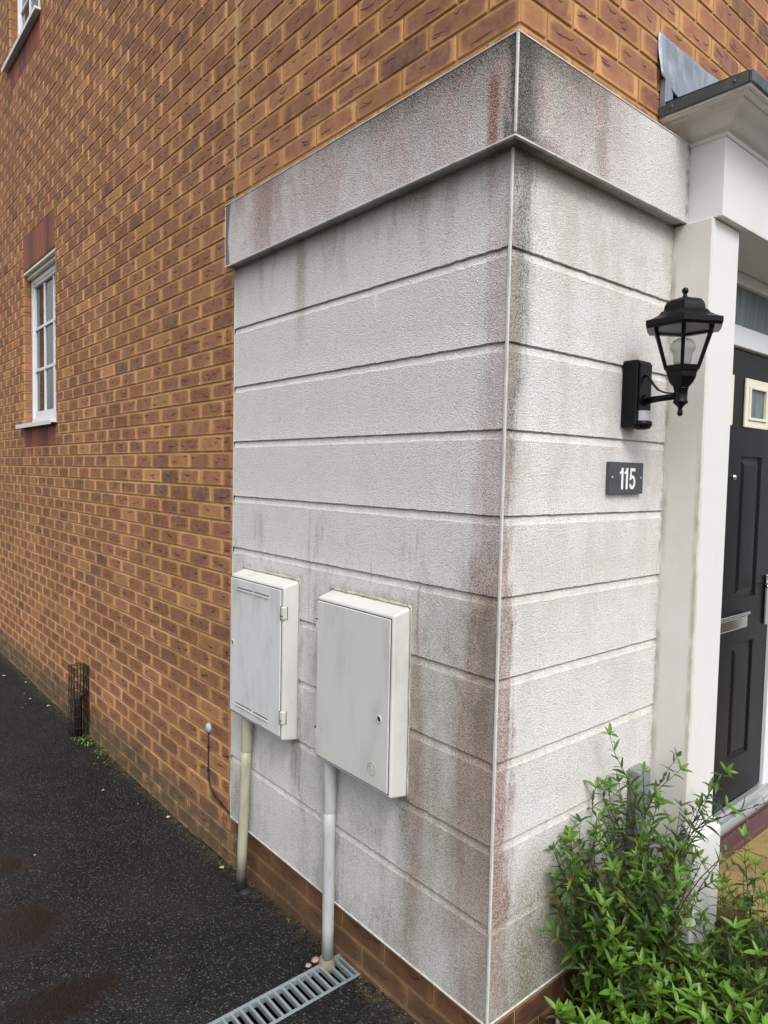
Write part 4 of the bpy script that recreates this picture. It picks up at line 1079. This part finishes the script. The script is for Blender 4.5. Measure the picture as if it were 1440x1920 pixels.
def tall(rg):
    out = []
    tips = [(.47, -.10, .30), (.53, -.12, .24), (.62, -.13, .33), (.66, -.17, .24), (.72, -.14, .30), (.76, -.2, .18), (.80, -.22, .22), (.92, -.2, .12), (.63, -.25, .06), (.78, -.28, .0), (.88, -.25, -.02), (.58, -.13, .20), (.70, -.19, .14), (.60, -.20, .14), (.74, -.22, .08), (.66, -.11, .27), (.62, -.12, .28), (.70, -.13, .30), (.50, -.16, .05), (.44, -.13, .10), (.58, -.1, .02), (.66, -.1, .08), (.40, -.1, .18), (.83, -.24, .10), (.95, -.24, .04)]
    for tx in tips:
        p0 = (.62+rg.uniform(-.10, .14), -.16+rg.uniform(-.05, .05), soilz(.68, -.16)); tip = (tx[0]-.085+rg.uniform(-.02, .02), tx[1]+rg.uniform(-.01, .02), tx[2]-(.09 if tx[0] > .74 else .0)+rg.uniform(-.02, .02))
        d, ln = aim(p0, tip); out.append((p0, (d[0], d[1], d[2]), ln, dict(rad=.0035, branch=.10, bare=.32, density=.60, leaf=.058)))
    return out
shrub('leafy_shrub', 'tall straggly green shrub with brown stems in front of the grey duct', (.68, -.16, -.42), tall, 11, bright=.42)
def leftlow(rg):
    out = []
    for tx in [(.20, -.08, .16), (.26, -.10, .05), (.28, -.08, .15), (.34, -.1, .17), (.38, -.12, .08), (.31, -.12, -.02), (.24, -.1, -.06), (.42, -.15, .0), (.36, -.16, -.10), (.28, -.15, -.14), (.45, -.18, -.06), (.40, -.2, -.17), (.48, -.22, -.16), (.46, -.08, .12), (.19, -.09, .15), (.30, -.11, .08), (.36, -.09, .20), (.52, -.14, .10), (.44, -.18, .02), (.33, -.18, -.05)]:
        p0 = (.42+rg.uniform(-.10, .08), -.13+rg.uniform(-.06, .05), -.43); d, ln = aim(p0, (tx[0]+rg.uniform(-.02, .02), tx[1], tx[2]+rg.uniform(-.02, .02)))
        out.append((p0, d, ln, dict(rad=.003, branch=.10, bare=.25, density=.60, leaf=.062)))
    return out
shrub('leafy_shrub', 'bushy green shrub leaning against the stained panel, leftmost of the bed', (.42, -.13, -.43), leftlow, 5, bright=.40)
def carpet(x0, x1, y0, y1, n, h, seed):
    def f(rg):
        out = []
        for i in range(n):
            x = rg.uniform(x0, x1); y = rg.uniform(y0, y1)
            out.append(((x, y, soilz(x, y)-.005), (rg.uniform(-.45, .45), rg.uniform(-.5, .3), 1), h*rg.uniform(.65, 1.2), dict(rad=.0022, bare=.12, density=.62, leaf=.068)))
        return out
    return f
shrub('leafy_shrub', 'low dense carpet of bright green shoots at the bottom of the photo', (.50, -.33, -.43), carpet(.14, .80, -.46, -.07, 125, .155, 1), 21, bright=.62)
def right(rg):
    out = []
    for i in range(34):
        x = rg.uniform(.74, 1.02); y = rg.uniform(-.46, -.24)
        out.append(((x, y, soilz(x, y)), (rg.uniform(-.35, .45), rg.uniform(-.2, .4), 1), rg.uniform(.16, .38), dict(rad=.0022, bare=.25, density=.55, leaf=.060, branch=.05)))
    return out
shrub('leafy_shrub', 'open thin stemmed green shrub beside the mossy paving, rightmost of the bed', (1.0, -.42, -.40), right, 31, bright=.60)
# dead twigs
rg = random.Random(77); m = MB()
for i in range(90):
    x = rg.uniform(.62, 1.25); y = rg.uniform(-.62, -.2); z = soilz(x, y)+rg.uniform(.0, .09)
    d = Vector((rg.uniform(-1, 1), rg.uniform(-1, 1), rg.uniform(-.1, .5))).normalized(); L = rg.uniform(.06, .20); p = Vector((x, y, z)); pts = [p]
    for k in range(4): d = (d+Vector((rg.uniform(-.2, .2),)*3)).normalized(); p = p+d*L/4; pts.append(p)
    m.tube(pts, [.0017, .0015, .0013, .001, .0006], 5)
o = m.build('dead_twigs', M_DEAD); tag(o, 'tangle of dry brown twigs lying under the shrubs', 'twigs', None, 'stuff')

# soil crumbs along the bed
m = MB(); rg = random.Random(3)
def pebble(m, p, r_, rg, fl=.6):
    b = []; n = 7
    for (rr_, zz) in ((.3, -.9), (.9, -.4), (1., .1), (.7, .7), (.1, 1.)):
        for k in range(n): a = 2*math.pi*k/n; q = rg.uniform(.82, 1.15)*r_*rr_; b.append((p[0]+q*math.cos(a), p[1]+q*math.sin(a)*.8, p[2]+zz*r_*fl))
    m.add(b, [(i*n+k, i*n+(k+1) % n, (i+1)*n+(k+1) % n, (i+1)*n+k) for i in range(4) for k in range(n)]+[tuple(range(4*n, 5*n)), tuple(range(n))[::-1]])
for i in range(700):
    x = rg.uniform(.04, 1.1); y = rg.uniform(-.6, 0); pebble(m, (x, y, soilz(x, y)), rg.uniform(.002, .007), rg)
o = m.build('soil_crumbs', M_SOIL, smooth=True); tag(o, 'loose crumbs and grit scattered over the garden bed', 'soil crumbs', None, 'stuff')
M_STONE = plain('pale_stone', (.48, .44, .34), .7, var=.2, sc=60, dirt=(.2, .16, .1), dirtamt=.5, dsc=60)
M_GRIT = plain('grit', (.13, .10, .065), .9, var=.5, sc=40)
M_SHELL = plain('brown_shell', (.30, .22, .15), .6, var=.3, sc=70)
for i, (x, y, z, r_, lab) in enumerate([(.300, -.022, -.400, .013, 'round cream pebble on the soil close under the panel corner'), (.308, -.050, -.408, .009, 'small yellowish pebble next to the round cream one')]):
    m = MB(); pebble(m, (x, y, z), r_, rg, .7); o = m.build('pebble', M_STONE, None, smooth=True, origin=(x, y, z)); tag(o, lab, 'pebble', 'pebbles')
for (x, y, r_, lab) in [(-.055, .728, .017, 'curled tan leaf scrap against the foot of the grey pipe'), (-.090, .722, .012, 'smaller tan leaf scrap beside the drain grating')]:
    m = MB(); pebble(m, (x, y, gz(y)+.008), r_, rg, .5); o = m.build('leaf_scrap', M_SHELL, None, smooth=True, origin=(x, y, gz(y))); tag(o, lab, 'leaf scrap', 'leaf scraps by the drain')

# fallen leaves on the tarmac, one of each then copies
def flat_leaf(name, col):
    m = MB(); cols = []
    leafgeo(m, cols, Vector((-.012, 0, .004)), Vector((1, 0, .15)), Vector((0, 0, 1)), .026, .017, .5, (1, 1, 1, 1), fold=.15)
    t = plain(name+'_mat', col, .6, var=.25, sc=90); return m, t
mY, tY = flat_leaf('yellow', (.42, .42, .16)); mP, tP = flat_leaf('pale', (.50, .47, .33)); mG, tG = flat_leaf('green', (.13, .17, .03))
protos = {}
def drop(kind, x, y, s_, rz, lab):
    if kind not in protos:
        mm, tt = {'Y': (mY, tY), 'P': (mP, tP), 'G': (mG, tG)}[kind]; o = mm.build('fallen_leaf', tt); sm_ = o.modifiers.new('s', 'SOLIDIFY'); sm_.thickness = .0006; protos[kind] = o
    else:
        o = protos[kind].copy(); COL.objects.link(o)
    o.location = (x, y, gz(y)+.004); o.scale = (s_,)*3; o.rotation_euler.z = rz; tag(o, lab, 'fallen leaf', 'fallen leaves on the tarmac')
drop('P', -.005, 2.10, 1., .4, 'pale folded leaf halfway along the driveway edge, left of the cable')
drop('Y', -.020, 1.50, 1.0, 2., 'yellow green leaf at the wall foot just left of the cream pipe')
drop('G', -.075, 2.33, .7, 1., 'small green leaf on the tarmac behind the pale folded leaf')
drop('P', -.165, 2.60, .6, 2.6, 'tiny pale leaf alone on the open tarmac nearest the wire guard')
drop('G', -.09, 2.97, .7, .2, 'small mossy green leaf a little in front of the wire guard')
drop('P', -.615, 2.14, .5, 1.3, 'tiny pale fleck of leaf next to the upper wet patch')
drop('P', -.03, 4.20, 1.2, .3, 'pale leaf behind the wire guard, nearest to it')
drop('P', -.10, 4.45, 1.0, 1.9, 'pale leaf behind the wire guard, second from it')
drop('Y', -.02, 4.9, 1.3, .9, 'yellowish leaf by the wall foot well behind the wire guard')
drop('P', -.12, 5.2, 1.2, .1, 'pale leaf in the dim far part of the driveway')
drop('P', -.22, 5.7, 1.5, .5, 'long pale leaf farthest out at the left edge of the photo')
m = MB(); rg = random.Random(8)
for i in range(240):
    y = 1.3+rg.random()**1.3*5.2; x = .022-abs(rg.gauss(0, .035))
    pebble(m, (x, y, gz(y)+.001), rg.uniform(.0012, .0034)*(1+.12*y), rg, .5)
for i in range(160):
    y = rg.uniform(.2, 1.4)
    if DY0-.01 < y < DY1+.01: continue
    x = .022-abs(rg.gauss(0, .02)); pebble(m, (x, y, gz(y)+.001), rg.uniform(.0012, .004), rg, .5)
o = m.build('wall_foot_grit', M_GRIT, smooth=True); tag(o, 'grit and crumbled leaf along the foot of the brick wall', 'grit', None, 'stuff')
# weeds around the guard
def weeds(name, label, spots, seed):
    rg = random.Random(seed); m = MB(); cols = []
    for (x, y, n, sp_) in spots:
        for k in range(n):
            p = Vector((x+rg.gauss(0, sp_*.5), y+rg.gauss(0, sp_), gz(y)+.002)); p.x = min(p.x, .018)
            g = rg.random(); leafgeo(m, cols, p, Vector((rg.uniform(-1, 1), rg.uniform(-1, 1), rg.uniform(.3, 1.4))), Vector((0, 0, 1)), rg.uniform(.012, .030), rg.uniform(.006, .011), .6, (.06+.12*g, .11+.14*g, .02+.03*g, 1), seg=3)
    o = m.build(name, M_LEAF, None, smooth=True); at = o.data.attributes.new('lc', 'FLOAT_COLOR', 'POINT'); at.data.foreach_set('color', np.array(cols, dtype=np.float32).ravel())
    return tag(o, label, 'weeds', None, 'stuff')
weeds('weeds', 'small pale green weeds and moss growing along the wall foot', [(-.02, 3.35, 60, .06), (-.06, 3.40, 30, .04), (0, 3.15, 45, .06), (.0, 2.95, 16, .05), (0, 4.3, 22, .2), (.0, 5.0, 18, .2), (.005, 1.48, 8, .03), (.01, .98, 6, .02), (.01, 2.7, 8, .1)], 12)
# small weathered mark where the panel meets the pilaster
